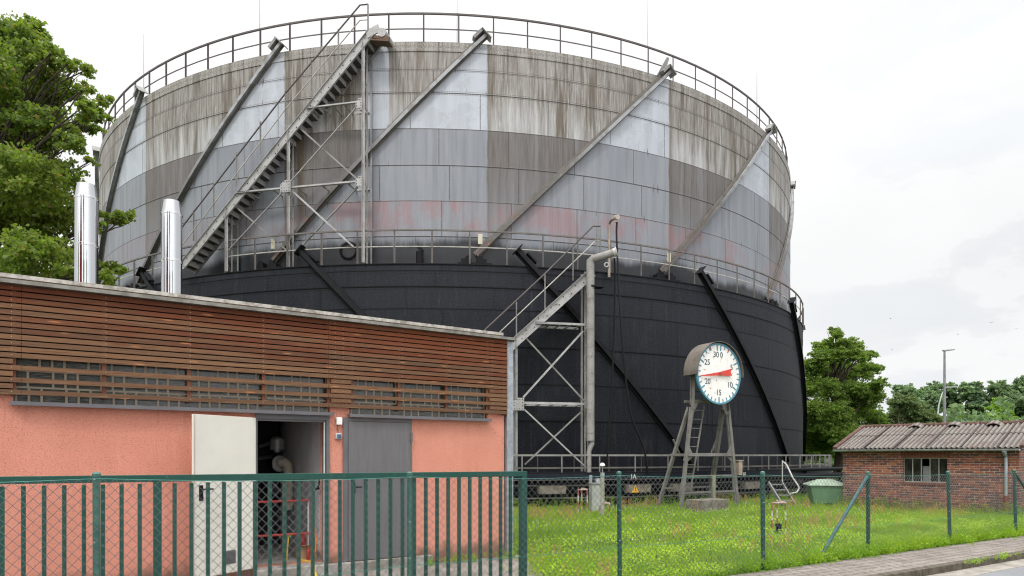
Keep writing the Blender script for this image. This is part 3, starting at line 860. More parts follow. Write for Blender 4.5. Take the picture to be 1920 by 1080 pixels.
GRATE = mk_steel('grating_steel', (.07, .068, .065), (.02, .02, .02), .3, .7, .8)
def stair_tower(name, label, px0, px1, R, cols, hor, diag_f, diag_b, gus, stringer, rail, mid, posts, width, sw, foot_z, tread=True, top_flat=None, grp=None, cw=.075, mid_top=None):
    A, ax, nn = planar(px0, 0, px1, 0, R, 0)
    def Q(px, py, back=0.): return ray_plane(px, py, A - nn * back, nn)
    root = thing(name, label, 'stair tower', (A.x, A.y, foot_z), 0, grp)
    inn = nn * -width
    for (px, ya, yb) in cols:
        m = MB(); a = Q(px, ya); b = Q(px, yb); b.z = foot_z; 
        m.angle(b, a, cw, .010, up=ax, out=nn); 
        co_ = m.build('column', STEEL_L, root, world=True); m = MB()
        m.angle(b + nn * -.28, a + nn * -.28, cw * .7, .010, up=ax, out=-nn)
        lattice(m, b, a, nn * -.28)
        m.build('lacing', STEEL_M, co_, world=True)
        m = MB(); m.angle(b + inn, a + inn, cw * .8, .010, up=ax, out=-nn)
        m.build('rear_column', STEEL_M, root, world=True)
    for (xa, ya, xb, yb) in hor:
        a, b = Q(xa, ya), Q(xb, yb); b.z = a.z = (a.z + b.z) / 2; m = MB(); m.angle(a, b, .085, .012, out=nn); m.angle(a + inn, b + inn, .075, .01, out=-nn)
        m.bar(a + nn * -.05 + Vector((0, 0, .06)), b + nn * -.05 + Vector((0,0,.06)), .10, .012)
        n = 5
        for i in range(n):
            p = a.lerp(b, (i + .5) / n); m.bar(p, p + inn, .05, .03)
        m.build('cross_beam', STEEL_L, root, world=True)
    for (xa, ya, xb, yb) in diag_f:
        a, b = Q(xa, ya), Q(xb, yb); m = MB(); m.angle(a, b, .055, .008, out=nn); m.build('brace', STEEL_L, root, world=True)
    for (xa, ya, xb, yb) in diag_b:
        a, b = Q(xa, ya, .06), Q(xb, yb, .06); m = MB(); m.angle(a, b, .05, .008, out=-nn); m.build('brace', STEEL_M, root, world=True)
    for (x, y, w, h, kind) in gus:
        c = Q(x, y) + nn * .085; w, h = w / 2, h / 2; k = .35
        if kind == 'l': pts = [(-w*.1, -h), (w, -h), (w, h), (-w*.1, h), (-w, h*k), (-w, -h*k)]
        else: pts = [(-w, -h), (w, -h), (w, h), (-w * .1, h), (-w, h * k)]
        m = MB(); m.plate([c + ax * u + Vector((0, 0, v)) for u, v in pts], nn * .012); gp = m.build('gusset_plate', STEEL_L, root, world=True)
        m = MB()
        for i in range(4):
            for j in range(4):
                p = c + ax * (w * (-.7 + i * .47)) + Vector((0, 0, h * (-.75 + j * .5))) + nn * .012
                if abs(i - 1.5) < 1 and abs(j - 1.5) < 1: continue
                if kind == 'l' and i == 0 and j in (0, 3): continue
                m.bar(p, p + nn * .014, .022, .022)
        m.build('rivet', STEEL_D, gp, world=True)
    # stringers, measured along their upper edge
    s0, s1 = Q(*stringer[0]), Q(*stringer[1]); d = (s1 - s0).normalized(); pn = d.cross(nn).normalized()
    if pn.z > 0: pn = -pn
    for off, mt, nm in ((nn * 0, STEEL_L, 'stringer'), (inn, STEEL_M, 'stringer')):
        m = MB(); a = s0 + off; b = s1 + off
        m.plate([a, b, b + pn * sw, a + pn * sw], nn * .012)
        m.bar(a + nn * .03, b + nn * .03, .07, .012, up=pn)
        m.bar(a + pn * sw + nn * .03, b + pn * sw + nn * .03, .07, .012, up=pn)
        st = m.build(nm, mt, root, world=True)
        if off == nn * 0:
            m = MB(); L = (b - a).length
            for k in range(int(L / .28)):
                p = a + d * (.1 + k * .28) + pn * (sw * (.3 if k % 2 else .7)) + nn * .012
                m.bar(p, p + nn * .012, .03, .03)
            m.build('rivet', STEEL_D, st, world=True)
    # treads
    L = (s1 - s0).length; rise = .205; nt = int((s1.z - s0.z) / rise); tr = None
    for k in range(nt):
        p = s0 + d * ((k + .5) / nt * L) + pn * (sw * .55)
        if tr is None:
            m = MB(); h = ax
            m.bar(p, p + inn * .99, .25, .016)
            m2 = MB(); e = p + h * .125
            m2.bar(e + Vector((0,0,.075)), e + inn * .99 + Vector((0,0,.075)), .012, .165)
            m2.bar(p + nn * -.02 - h * .12 - Vector((0,0,.02)), p + inn * .97 - h * .12 - Vector((0,0,.02)), .014, .05)
            tr = m.build('tread', GRATE, root, world=True); p0 = p.copy(); ri = m2.build('riser', STEEL_L, tr, world=True)
        else:
            t2 = inst(tr, 'tread', root, p - p0); inst(ri, 'riser', t2, (0, 0, 0))
    for (pth, r, mt, nm) in ((rail, .026, STEEL_R, 'handrail'), (mid, .018, STEEL_Y, 'knee_rail')):
        for off in (0,):
            m = MB(); pts = [Q(x, y) - nn * off for x, y in pth]; m.tube(pts, r, 8); m.build(nm, mt, root, world=True)
    for (x, y0_, y1_) in posts:
        for off in (0,):
            m = MB(); a, b = Q(x, y0_) - nn * off, Q(x, y1_) - nn * off; b.x, b.y = a.x, a.y; m.angle(b, a, .042, .008, up=ax, out=nn); m.build('rail_post', STEEL_M, root, world=True)
    return root, Q, ax, nn

up, Q, ax, nn = stair_tower('upper_stair_tower', 'tall riveted stair on lattice legs climbing to the rim of the gas holder', 425, 680, 19.50,
    cols=[(424, 392, 500), (540, 236, 490), (680, 78, 480)],
    hor=[(446, 361, 677, 345), (576, 203, 677, 196)],
    diag_f=[(430, 470, 532, 360), (546, 342, 668, 204), (546, 358, 662, 464)],
    diag_b=[(438, 386, 536, 470), (553, 234, 668, 336), (672, 350, 560, 468)],
    gus=[(538, 351, .38, .40, 'm'), (675, 343, .24, .38, 'l'), (675, 198, .22, .38, 'l')],
    stringer=((336, 497), (692, 56)), rail=[(318, 456), (342, 425), (535, 175), (675, 9.5), (690, 8)], mid=[(322, 484), (345, 455), (535, 205), (675, 38), (690, 37)],
    posts=[(363, 395, 452), (401, 343, 405), (443, 285, 350), (488, 228, 290), (535, 170, 232), (584, 112, 170), (634, 55, 113), (689.5, 8, 66)],
    width=.62, sw=.27, foot_z=ZD + .05)
# rounded head of the stringer, runner roller and its little bed on the rim
m = MB(); a = Q(688, 66); b = Q(712, 53)
m.bar(a + nn * .02, b + nn * .02, .05, .26, up=(b - a).cross(nn)); m.build('head_arm', STEEL_L, up, world=True)
m = MB(); c = Q(717, 62); m.tube([c + nn * .05, c - nn * .66], .145, 20); m.build('roller', STEEL_L, up, world=True, smooth=True)
m = MB(); a = Q(697, 76); b = Q(730, 78); m.bar(a - nn * .10, b - nn * .10, .34, .05); m.bar(a + Vector((0,0,.12)), b + Vector((0,0,.10)), .06, .10)
for t in (.1, .5, .9): p = a.lerp(b, t); m.bar(p, p + Vector((0,0,.16)), .04, .03)
m.build('roller_bed', mk_steel('rusty_bed', (.11, .07, .045), (.03, .02, .015), .8, .8, .6), up, world=True)
Qu = Q
lo, Q, ax, nn = stair_tower('lower_stair_tower', 'short riveted steel stair on braced legs between the orange building and the tall lagged pipe', 966, 1104, 20.40,
    cols=[(966, 640, 880), (1101, 505, 880)],
    hor=[(1003, 608, 1096, 611), (974, 759, 1100, 759)],
    diag_f=[(982, 746, 1094, 622), (982, 769, 1098, 878)],
    diag_b=[(981, 630, 1096, 754), (1096, 768, 985, 872)],
    gus=[(970.5, 758, .38, .40, 'm'), (1098, 759, .16, .30, 'l'), (1098, 611, .12, .36, 'l')],
    stringer=((846, 739), (1106, 505)), rail=[(900, 628), (913, 615), (1020, 515), (1112, 424), (1126, 424)], mid=[(925, 635), (938, 622), (1100, 468), (1116, 452), (1124, 452)],
    posts=[(967, 566, 640), (1020.5, 514, 585), (1073, 463, 526), (1118, 426, 488), (1124.5, 424, 486)],
    width=.62, sw=.27, foot_z=1.15)
Ql = Q

# lagged pipe beside the lower stair --------------------------------------
pipe = thing('lagged_pipe', 'tall grey sheet-metal lagged pipe with an elbow at its head beside the lower stair', 'pipe', (0, 0, 0))
def vpt(px, py, off=.22): return Q(px, py, -off)
b0 = vpt(1108, 829); pipe.location = (b0.x, b0.y, b0.z)
m = MB(); a = vpt(1107, 500); b = Vector((a.x, a.y, vpt(1108, 826).z)); m.tube([b, a], .130, 24); m.build('casing', PIPEZ, pipe, world=True, smooth=True)
m = MB()
for y in (560, 617, 668, 720, 768, 812, 826):
    z = vpt(1107, y).z; m.tube([(a.x, a.y, z - .012), (a.x, a.y, z + .012)], .137, 24)
m.build('band', STEEL_M, pipe, world=True, smooth=True)
m = MB(); e = vpt(1107, 487); f_ = vpt(1150, 474, .55); m.tube([a, e - Vector((0,0,.05)), e.lerp(f_, .10) , f_], [.13, .13, .125, .12], 20); m.build('elbow', PIPEZ, pipe, world=True, smooth=True)
m = MB(); m.tube([f_, f_ + (f_ - e).normalized() * .09], .135, 20); m.tube([f_ + (f_ - e).normalized() * .09, f_ + (f_ - e).normalized() * .12], .16, 16); m.build('end_flange', mk_steel('rusty_white', (.50, .48, .45), (.16, .06, .03), 1.0, .6, .8), pipe, world=True)
m = MB(); j0 = Vector((b.x, b.y, b.z)); j1 = vpt(1113, 833); g0 = vpt(1104.5, 846); g1 = vpt(1104.5, 893)
m.tube([j0 + Vector((.03,0,.03)), Vector((j0.x + .05, j0.y, j0.z - .10)), Vector((g0.x + .03, g0.y, g0.z + .10)), g0, g1], [.085, .085, .08, .075, .075], 16); m.build('lower_pipe', PIPEZ, pipe, world=True, smooth=True)
m = MB(); c = vpt(1118, 538); m.bar(c - ax * .22, c + ax * .22, .3, .05); m.bar(c + ax * .1, c + ax * .22 + Vector((0,0,.1)), .05, .05); m.build('support_bracket', STEEL_D, pipe, world=True)
# rusty standpipe with its nozzle
sp = thing('standpipe', 'thin rusty standpipe with a bent nozzle on the middle gallery', 'pipe', (0,0,0))
s0 = Q(1142, 520, .95); s1 = Q(1142, 420, .95); sp.location = s0
RUSTP = mk_steel('rusty_standpipe', (.32, .27, .22), (.14, .06, .03), 1.0, .6, .8)
m = MB(); s2 = Q(1146, 413, .75); s3 = Q(1156, 408, .30); m.tube([s0, s1, s2, s3], .045, 12); m.build('riser', RUSTP, sp, world=True, smooth=True)
m = MB(); m.tube([s3 - (s3 - s2).normalized() * .02, s3 + (s3 - s2).normalized() * .10], .085, 14); m.tube([s3 + Vector((0,0,.0)), s3 + Vector((0,0,-.16))], .05, 12); m.build('nozzle', mk_steel('nozzle', (.42, .38, .33), (.14, .07, .04), 1., .6, .7), sp, world=True)
m = MB(); h = Q(1137, 497, .95)
m.tube([h + Vector((.07*cos(t), -.03, .07*sin(t))) for t in [2*pi*k/16 for k in range(17)]], .025, 8); m.build('ring_hook', STEEL_L, sp, world=True)
def hose(pts, label):
    P = [Q(x, y, o) for x, y, o in pts]
    # smooth through the measured points
    out = []
    for i in range(len(P) - 1):
        p0 = P[max(i-1, 0)]; p1, p2 = P[i], P[i+1]; p3 = P[min(i+2, len(P)-1)]
        for k in range(8):
            t = k / 8; out.append(.5 * ((2*p1) + (p2 - p0)*t + (2*p0 - 5*p1 + 4*p2 - p3)*t*t + (3*p1 - p0 - 3*p2 + p3)*t*t*t))
    out.append(P[-1])
    m = MB(); m.tube(out, .032, 8); o = m.build('hose', BLACK, smooth=True); return tag(o, label, 'hose', 'black hoses hanging down the tank')
hose([(1157, 413, .30), (1156, 440, .27), (1158.5, 500, .1), (1164, 600, -.3), (1171, 687, -.3), (1183, 777, -.3), (1207, 840, -.25), (1214, 887, -.15)], 'black hose hanging from the standpipe nozzle and swinging right near the walkway')
hose([(1152, 484, -.56), (1153, 520, -.45), (1152, 600, -.35), (1149, 680, -.3), (1145, 757, -.3), (1140, 830, -.25), (1137, 885, -.15)], 'black hose hanging from the lagged pipe flange almost straight down')
# ================================================================== ORANGE BUILDING (local frame: x along the facade, y inwards)
bld = thing('boiler_house', 'flat-roofed orange roughcast building with brown timber slats and grey steel doors', 'building', BC, BA)
def wall_holes(x0, x1, z0, z1, holes, y0, y1):
    xs = sorted({x0, x1, *[h[0] for h in holes], *[h[1] for h in holes]}); zs = sorted({z0, z1, *[h[2] for h in holes], *[h[3] for h in holes]})
    m = MB(); 
    V = {}
    def vi(x, y, z):
        k = (round(x, 4), round(y, 4), round(z, 4))
        if k not in V: V[k] = len(m.v); m.v.append((x, y, z))
        return V[k]
    solid = lambda i, j: 0 <= i < len(xs)-1 and 0 <= j < len(zs)-1 and not any(h[0] <= (xs[i]+xs[i+1])/2 <= h[1] and h[2] <= (zs[j]+zs[j+1])/2 <= h[3] for h in holes)
    for i in range(len(xs)-1):
        for j in range(len(zs)-1):
            if not solid(i, j): continue
            a, b, c, d = xs[i], xs[i+1], zs[j], zs[j+1]
            m.f.append((vi(a,y0,c), vi(b,y0,c), vi(b,y0,d), vi(a,y0,d))); m.f.append((vi(a,y1,c), vi(a,y1,d), vi(b,y1,d), vi(b,y1,c)))
            if not solid(i-1, j): m.f.append((vi(a,y0,c), vi(a,y0,d), vi(a,y1,d), vi(a,y1,c)))
            if not solid(i+1, j): m.f.append((vi(b,y0,c), vi(b,y1,c), vi(b,y1,d), vi(b,y0,d)))
            if not solid(i, j-1): m.f.append((vi(a,y0,c), vi(a,y1,c), vi(b,y1,c), vi(b,y0,c)))
            if not solid(i, j+1): m.f.append((vi(a,y0,d), vi(b,y0,d), vi(b,y1,d), vi(a,y1,d)))
    return m
D1 = (wt(482, 790)[0], wt(611, 790)[0], .19, 2.19)          # open doorway
D2 = (wt(645, 790)[0], wt(771, 790)[0], .16, 2.21)          # shut grey door
W1 = (wt(25, 720)[0], wt(618, 720)[0], 2.30, 2.80)
W2 = (wt(655, 720)[0], wt(914, 720)[0], 2.29, 2.80)
wall_holes(-10.5, 0, -.1, 3.6, [D1, W1, W2], 0, .24).build('front_wall', ORANGE, bld)
m = MB(); m.box(-.24, -.0, .242, 5.6, -.1, 3.6); m.box(-10.5, -10.26, .242, 5.6, -.1, 3.6); m.box(-10.258, -.242, 5.36, 5.6, -.1, 3.6); m.build('side_walls', ORANGE, bld)
# slats
zr = lambda k: 2.372 + .0685 * k
SY0, SY1 = -.072, -.046
m = MB(); nrow = 18; XL = -10.5; XJ = -3.02
for k in range(nrow):
    segs = [(XL, -6.55), (-6.546, XJ), (XJ + .004, .02)]
    if k in (1, 3, 5):
        segs = [(XL, W1[0]), (W1[1] - .02, XJ), (XJ + .004, W2[0] + .0), (W2[1], .02)]
        segs = [(XL, W1[0]), (W1[1], W2[0]), (W2[1], .02)]
    for (a, b) in segs:
        j = random.uniform(-.0015, .0015)
        m.box(a, b, SY0 + j, SY1 + j, zr(k) + .003, zr(k) + .0560)
m.build('timber_cladding', WOOD, bld)
m = MB(); xs = [wt(px, 730)[0] for px in (26, 195, 353, 493, 614, 658, 746, 835, 911)] + [-7.9, -8.8, -9.7, -.04]
for x in xs: m = MB(); m.box(x - .022, x + .022, -.044, -.002, 2.36, 3.58); m.build('batten', BATTEN, bld)
m = MB(); m.box(-10.5, W1[0]-.03, -.0018, -.0008, 2.42, 3.58); m.box(W1[0]-.03, .0, -.0018, -.0008, 2.81, 3.58); m.build('backing_felt', BLACK, bld)
m = MB()
for px in (22, 198, 355, 491, 625, 640, 750, 838, 919, 946):
    x = wt(px, 650)[0]
    for k in range(0, nrow):
        if k in (1, 3, 5) and not (px in (625, 640, 919, 946)): continue
        m.bar((x, SY0 - .003, zr(k) + .031), (x, SY0 + .004, zr(k) + .031), .008, .008)
m.build('screw', flat('screw_head', (.45, .42, .38), .4, .6), bld)
def gblock(h):
    m = MB(); m.box(h[0], h[1], .045, .12, h[2] + .001, h[3]); w = m.build('glass_block_window', GB, bld, uv='box')
    m = MB(); m.box(h[0] - .03, h[1] + .03, -.095, .04, h[2] - .024, h[2] - .002); m.box(h[0] - .03, h[1] + .03, -.098, -.09, h[2] - .045, h[2] - .0); m.build('sill', FRAME_G, w)
gblock(W1); gblock(W2)
# roof: slab, pale edge and thin gutter strip
m = MB(); m.box(-10.6, -.12, -.16, 5.8, 3.655, 3.70); m.build('roof', flat('roof_edge_pale', (.50, .47, .43), .8, 0, .2, 10, (.22, .20, .17), bump=.003), bld)
m = MB(); m.box(-10.6, -.13, -.150, 5.75, 3.622, 3.653); m.build('roof_board', flat('roof_board', (.20, .14, .095), .8), bld)
m = MB(); m.box(-10.62, .10, -.165, -.155, 3.598, 3.640); m.box(-10.62, .16, -.154, .2, 3.598, 3.606); m.build('roof_trim', flat('dull_trim', (.26, .25, .22), .4, .5, .2, 5), bld)
# galvanised channel at the corner
m = MB(); m.box(.024, .032, -.05, .20, -.05, 3.59); m.box(.034, .15, -.05, -.042, -.05, 3.59); m.box(.142, .15, -.04, .20, -.05, 3.59)
m.build('corner_channel', ZINC, bld)
# shut door
m = MB(); x0, x1, z0, z1 = D2
fr_ = .05
m.box(x0 - .02, x0 + fr_, -.022, -.003, z0, z1 + .03); m.box(x0 + fr_ + .001, x1, -.022, -.003, z1 - .02, z1 + .03)
m.box(x1 - .025, x1 , -.020, -.003, z0, z1 - .022); df = m.build('door_frame', FRAME_G, bld)
m = MB(); m.box(x0 + fr_ + .006, x1 - .028, -.034, -.005, z0 + .01, z1 - .026); dl = m.build('door', DARKGREY, bld, bevel=.003)
m = MB(); hx, hz = wt(662, 913); m.tube([(hx, -.036, hz), (hx, -.085, hz), (hx + .10, -.088, hz)], .010, 8); m.box(hx - .02, hx + .02, -.042, -.034, hz - .09, hz + .06); m.build('handle', BLACK, dl)
m = MB()
for px, py in ((769, 820), (771, 1000)):
    hx, hz = wt(px, py); m.tube([(x1 - .012, -.045, hz - .075), (x1 - .012, -.045, hz + .075)], .014, 8); m.box(x1 - .05, x1 - .012, -.038, -.034, hz - .05, hz + .05)
m.build('hinge', FRAME_G, dl)
# open doorway, its frame and threshold
x0, x1, z0, z1 = D1
m = MB(); m.box(x0 - .03, x1 + .045, -.025, -.003, z1 - .0, z1 + .075); m.box(x1, x1 + .045, -.025, -.003, z0, z1 - .002); m.box(x0 - .03, x0, -.025, -.003, z0, z1 - .002)
m.box(x1 - .02, x1 - .001, -.0, .10, z0, z1 - .03); m.box(x0, x1 - .0, 0, .10, z1 - .028, z1 - .001); m.build('door_frame', FRAME_G, bld)
m = MB(); m.box(x1 - .034, x1 - .021, -.018, .008, z0, z1 - .03); m.build('door_seal', flat('pale_seal', (.55, .58, .53), .5), bld)
m = MB(); m.box(x0 - .06, wt(806, 1040)[0], -.10, -.004, -.05, .155); m.box(x0, x1, -.003, .24, .02, .188); m.build('threshold', CONC, bld, bevel=.006)
# the open leaf: hinged at the left jamb, swung out past a right angle
hA = BM @ Vector((x0 - .01, -.04, 0)); hB = Vector((-.463 * 8.27 + .02, 8.27, 0)); dv = (hB - hA); dv.z = 0; dv.normalize(); dn = Vector((dv.y, -dv.x, 0))
if dn.y > 0: dn = -dn
m = MB(); W_ = .97; p = hA + dv * .02; q = hA + dv * W_; 
m.plate([p + Vector((0,0,z0 + .005)), q + Vector((0,0,z0 + .005)), q + Vector((0,0,z1 + .005)), p + Vector((0,0,z1 + .005))], dn * -.045)
leaf = m.build('door', CREAM, bld, world=True, bevel=.004)
leaf['label'] = 'cream inner face of the steel door that stands open'
m = MB(); m.plate([q + Vector((0,0,z0+.004)) - dv * .012, q + Vector((0,0,z0+.004)) + dv * .006, q + Vector((0,0,z1+.008)) + dv * .006, q + Vector((0,0,z1+.008)) - dv * .012], dn * .004)
m.build('edge_strip', flat('pink_edge', (.60, .52, .46), .5), leaf, world=True)
lp = lambda px, py: ray_plane(px, py, hA, dn)
c = lp(376.5, 926); m = MB(); m.plate([c + dv * -.026 + Vector((0,0,-.085)), c + dv * .026 + Vector((0,0,-.085)), c + dv * .026 + Vector((0,0,.105)), c + dv * -.026 + Vector((0,0,.105))], dn * .012)
h0 = c + Vector((0,0,.055)); m.tube([h0, h0 + dn * .06, h0 + dn * .062 - dv * .13], .011, 8); m.tube([c - Vector((0,0,.05)), c - Vector((0,0,.05)) + dn * .04], .014, 8)
m.build('handle', BLACK, leaf, world=True)
c = lp(430, 1044.5); m = MB(); 
for k in range(9):
    z = c.z - .07 + .0175 * k; a = c + dn * .006; m.bar(Vector((a.x, a.y, z)) - dv * .085, Vector((a.x, a.y, z)) + dv * .085, .012, .010)
m.plate([c + dv * s + Vector((0,0,t)) for s, t in ((-.1,-.09), (.1,-.09), (.1,.085), (-.1,.085))], dn * .003); m.build('vent_grille', FRAME_G, leaf, world=True)
# boxes on the wall between the doors
jb = MB(); x, z = wt(634.5, 790); jb.box(x - .042, x + .042, -.05, -.003, z - .05, z + .055); jbx = jb.build('junction_box', WHITE, None, bevel=.006); jbx.matrix_world = BM; tag(jbx, 'square white junction box on the orange wall above the small switch', 'junction box')
sw = thing('wall_switch', 'small grey rotary switch on the orange wall between the two doors', 'switch', BM @ Vector((wt(633.5, 818)[0], 0, wt(633.5, 818)[1])), BA)
m = MB(); m.box(-.044, .044, -.045, -.003, -.044, .044); m.build('housing', flat('switch_grey', (.52, .54, .58), .5), sw, bevel=.012)
m = MB(); m.box(-.026, .030, -.058, -.046, -.030, .026); m.build('rocker', flat('switch_blue_grey', (.10, .14, .20), .4), sw, bevel=.004)
m = MB(); q = wt(633, 805); m.tube([(0.0, -.008, .044), (.003, -.010, .07), (-.012, -.008, .10), (-.005, -.01, .17)], .004, 6); m.build('cable', flat('cable_brown', (.20, .10, .07), .6), sw)

# the room behind the doorway
room = MB(); RX0, RX1 = -7.5, x1 + .06
m = MB(); m.box(RX0, RX1, .242, 4.4, .10, .186); m.build('floor', CONC, bld)
m = MB(); m.box(RX1, RX1 + .08, .242, 4.4, .186, 3.3); m.box(RX0 - .08, RX0, .242, 4.4, .186, 3.3); m.box(RX0, RX1, 4.4, 4.48, .186, 3.3); m.build('room_wall', flat('whitewashed_wall', (.80, .81, .84), .9, 0, .08, 3), bld)
m = MB(); m.box(RX0 - .08, RX1 + .08, .242, 4.48, 3.3, 3.36); m.build('ceiling', flat('room_ceiling', (.25, .25, .26), .9), bld)
def rp(px, py, y): 
    q = BMI @ ray_plane(px, py, BM @ Vector((0, y, 0)), bn); return q
def rl(px, py, y): return BM @ rp(px, py, y)
bo = thing('boiler_plant', 'dark boiler and pipework with pale flue elbows inside the open doorway', 'boiler', BM @ Vector((-4.3, 2.2, .186)), BA)
DK = flat('boiler_black', (.02, .02, .022), .5)
m = MB(); a = rp(492, 850, 2.4); b_ = rp(560, 1000, 2.4)
m.box(-6.6, b_.x - .35, 2.25, 3.6, .19, 2.45); o = m.build('boiler_body', DK, bo, bevel=.03); o.matrix_parent_inverse = (rootmat(bo)).inverted() @ BM
BEI = flat('beige_flue', (.50, .45, .36), .45, 0, .08); GRY = flat('pale_lagging', (.42, .43, .42), .4, .2, .1)
m = MB(); P = [rl(519, 828, 1.9), rl(519.5, 843, 1.9)]; m.tube([rl(519, 819, 1.9), rl(519, 824, 1.9), P[1]], [.06, .11, .115], 18); m.tube([P[1], rl(519.5, 850, 1.9)], .05, 12); m.build('flue_cap', GRY, bo, world=True, smooth=True)
m = MB(); m.tube([rl(519, 848, 1.9), rl(520, 866, 1.9)], .06, 12); c = rl(522, 869, 1.75); m.tube([c + bn * -.3, c + bn * .05], .10, 18); m.build('fan_housing', DK, bo, world=True)
m = MB(); c = rl(524, 869.5, 1.68)
for rr in (.125, .10, .075): m.tube([c + Vector((rr*.9*cos(t)*BM.to_3x3().col[0].x, rr*.9*cos(t)*BM.to_3x3().col[0].y, rr*sin(t))) for t in [2*pi*k/20 for k in range(21)]], .010, 6)
m.tube([c, c + bn * .03], .115, 20); m.build('flange', GRY, bo, world=True)
m = MB(); m.tube([rl(524, 868, 1.6), rl(533, 866, 1.55), rl(538.5, 870, 1.55), rl(540, 880, 1.55), rl(540, 900, 1.55), rl(540, 955, 1.55)], [.07, .078, .08, .078, .075, .072], 18); m.build('flue_elbow', BEI, bo, world=True, smooth=True)
m = MB(); m.tube([rl(500, 900, 1.9), rl(522, 925, 1.75)], .07, 12); m.tube([rl(484, 838, 2.0), rl(512, 828, 2.0)], .035, 10); m.tube([rl(484, 860, 2.0), rl(512, 856, 2.0)], .03, 10); m.tube([rl(523, 962, 1.5), rl(553, 963, 1.5)], .018, 8); m.build('pipe', flat('dull_pipe', (.11, .11, .12), .4, .4), bo, world=True)
rr_ = thing('safety_barrier', 'two red rails across the open doorway', 'barrier', BM @ Vector((x0, .3, .186)), BA)
for (xa, ya, xb, yb) in ((480, 941.5, 579, 938), (480, 1005.5, 579, 1000)):
    m = MB(); m.tube([rl(xa, ya, .34), rl(xb, yb, .34)], .016, 10); m.build('rail', REDP, rr_, world=True)
m = MB(); m.tube([rl(578, 938, .36), Vector((rl(578, 938, .36).x, rl(578, 938, .36).y, .19))], .012, 8); m.build('upright', flat('white_post', (.55, .55, .56), .5), rr_, world=True)
cb = thing('cardboard_box', 'open brown cardboard box on the floor inside the doorway', 'box', rl(577, 1052, .42), BA)
m = MB(); a = rp(561, 1050, .36); b = rp(595, 1024, .36); m.box(a.x, b.x, .36, .58, .188, b.z); o = m.build('carton', CARD, cb, bevel=.002); o.matrix_parent_inverse = rootmat(cb).inverted() @ BM
m = MB(); m.plate([(a.x, .36, b.z), (b.x, .36, b.z), (b.x, .30, b.z + .03), (a.x, .30, b.z + .03)], (0, .003, .003)); o = m.build('flap', CARD, cb); o.matrix_parent_inverse = rootmat(cb).inverted() @ BM
m = MB(); c = rl(578, 1041, .30); m.lathe([(.001, -.10), (.025, -.10), (.026, .06), (.012, .085), (.012, .11)], 14, c); bt = m.build('bottle', REDP); tag(bt, 'small red spray bottle in front of the cardboard box', 'bottle')
m = MB(); m.tube([rl(588, 985, .3), rl(593, 1005, .28), rl(592, 1030, .25), rl(588, 1046, .16), rl(587, 1054, .0)], .011, 8); oc = m.build('cable', ORA, smooth=True); tag(oc, 'orange cable hanging down beside the cardboard box', 'cable')
m = MB(); pts = [rl(563, 1049, .27), rl(577, 1053, .10), rl(588, 1054, -.02), rl(589, 1066, -.11), rl(592, 1078, -.16), rl(594, 1092, -.2), rl(600, 1106, -.45), rl(620, 1112, -.7)]
pts += [rl(597, 1049, .20)]; pts = pts[:-1]
m.tube(pts, .017, 8); yh = m.build('hose', YEL, smooth=True); tag(yh, 'yellow hose running out over the concrete doorstep', 'hose')
br = thing('broom', 'broom with a yellow handle leaning in the doorway', 'broom', rl(536, 1052, .5), 0)
m = MB(); m.tube([rl(541, 1003, .6), rl(537, 1053, .45)], .011, 8); m.build('handle', YEL, br, world=True)
m = MB(); a, b = rl(538, 1003, .6), rl(546, 1003, .6); m.bar(a, b, .04, .05); m.build('broom_head', flat('lime_plastic', (.25, .45, .08), .5), br, world=True)
m = MB(); c = rl(567, 1016, .7); m.lathe([(.001, -.22), (.055, -.22), (.06, .05), (.03, .11), (.001, .12)], 16, c); ex = m.build('fire_extinguisher', REDP, smooth=True); tag(ex, 'dark red extinguisher behind the cardboard box', 'extinguisher')
# wall lamp-like cable clip at the inner wall
m = MB(); a = rl(599, 897, .12); b = rl(595, 917, .2); m.tube([a, a.lerp(b, .5) + Vector((.01, 0, -.01)), b], .012, 6); m.bar(b - Vector((.03,0,0)), b + Vector((.03,0,.01)), .03, .03); cc = m.build('padlock_chain', BLACK); tag(cc, 'dark chain with a padlock hanging at the open doorway', 'padlock')

# ================================================================== CHIMNEYS
def chimney(px, py, Y, label, hw):
    p = at(px, py, Y); r = hw / F * Y; base = 3.66
    t = thing('chimney', label, 'chimney', (p.x, p.y, base), 0, 'polished steel flues on the flat roof')
    H = p.z - base
    m = MB(); m.lathe([(r, 0), (r, H - .215)], 40); m.build('flue_pipe', CHROME, t, smooth=True)
    m = MB(); m.lathe([(r * 1.0, H - .213), (r * .80, H)], 40, cap=False); m.lathe([(r * .80, H), (r * .74, H), (r * .74, H - .3)], 40, cap=False); m.build('cone_cap', CHROME, t, smooth=True)
    for z in (H - .215, H - .215 - .72 * Y / 10.5 - .0, .12): m = MB(); m.lathe([(r * 1.0, z - .022), (r * 1.045, z - .016), (r * 1.045, z + .012), (r * 1.0, z + .018)], 40, cap=False); m.build('clamp_band', CHROME, t, smooth=True)
    m = MB(); m.lathe([(r * 1.5, 0.03), (r * 1.05, .10)], 32, cap=False); m.build('roof_collar', ZINC, t)
chimney(162, 347, 10.5, 'polished steel chimney, the taller-looking one in front of the big tree', 19.5)
chimney(322, 378, 11.15, 'polished steel chimney, the shorter-looking one in front of the gas holder', 18.0)

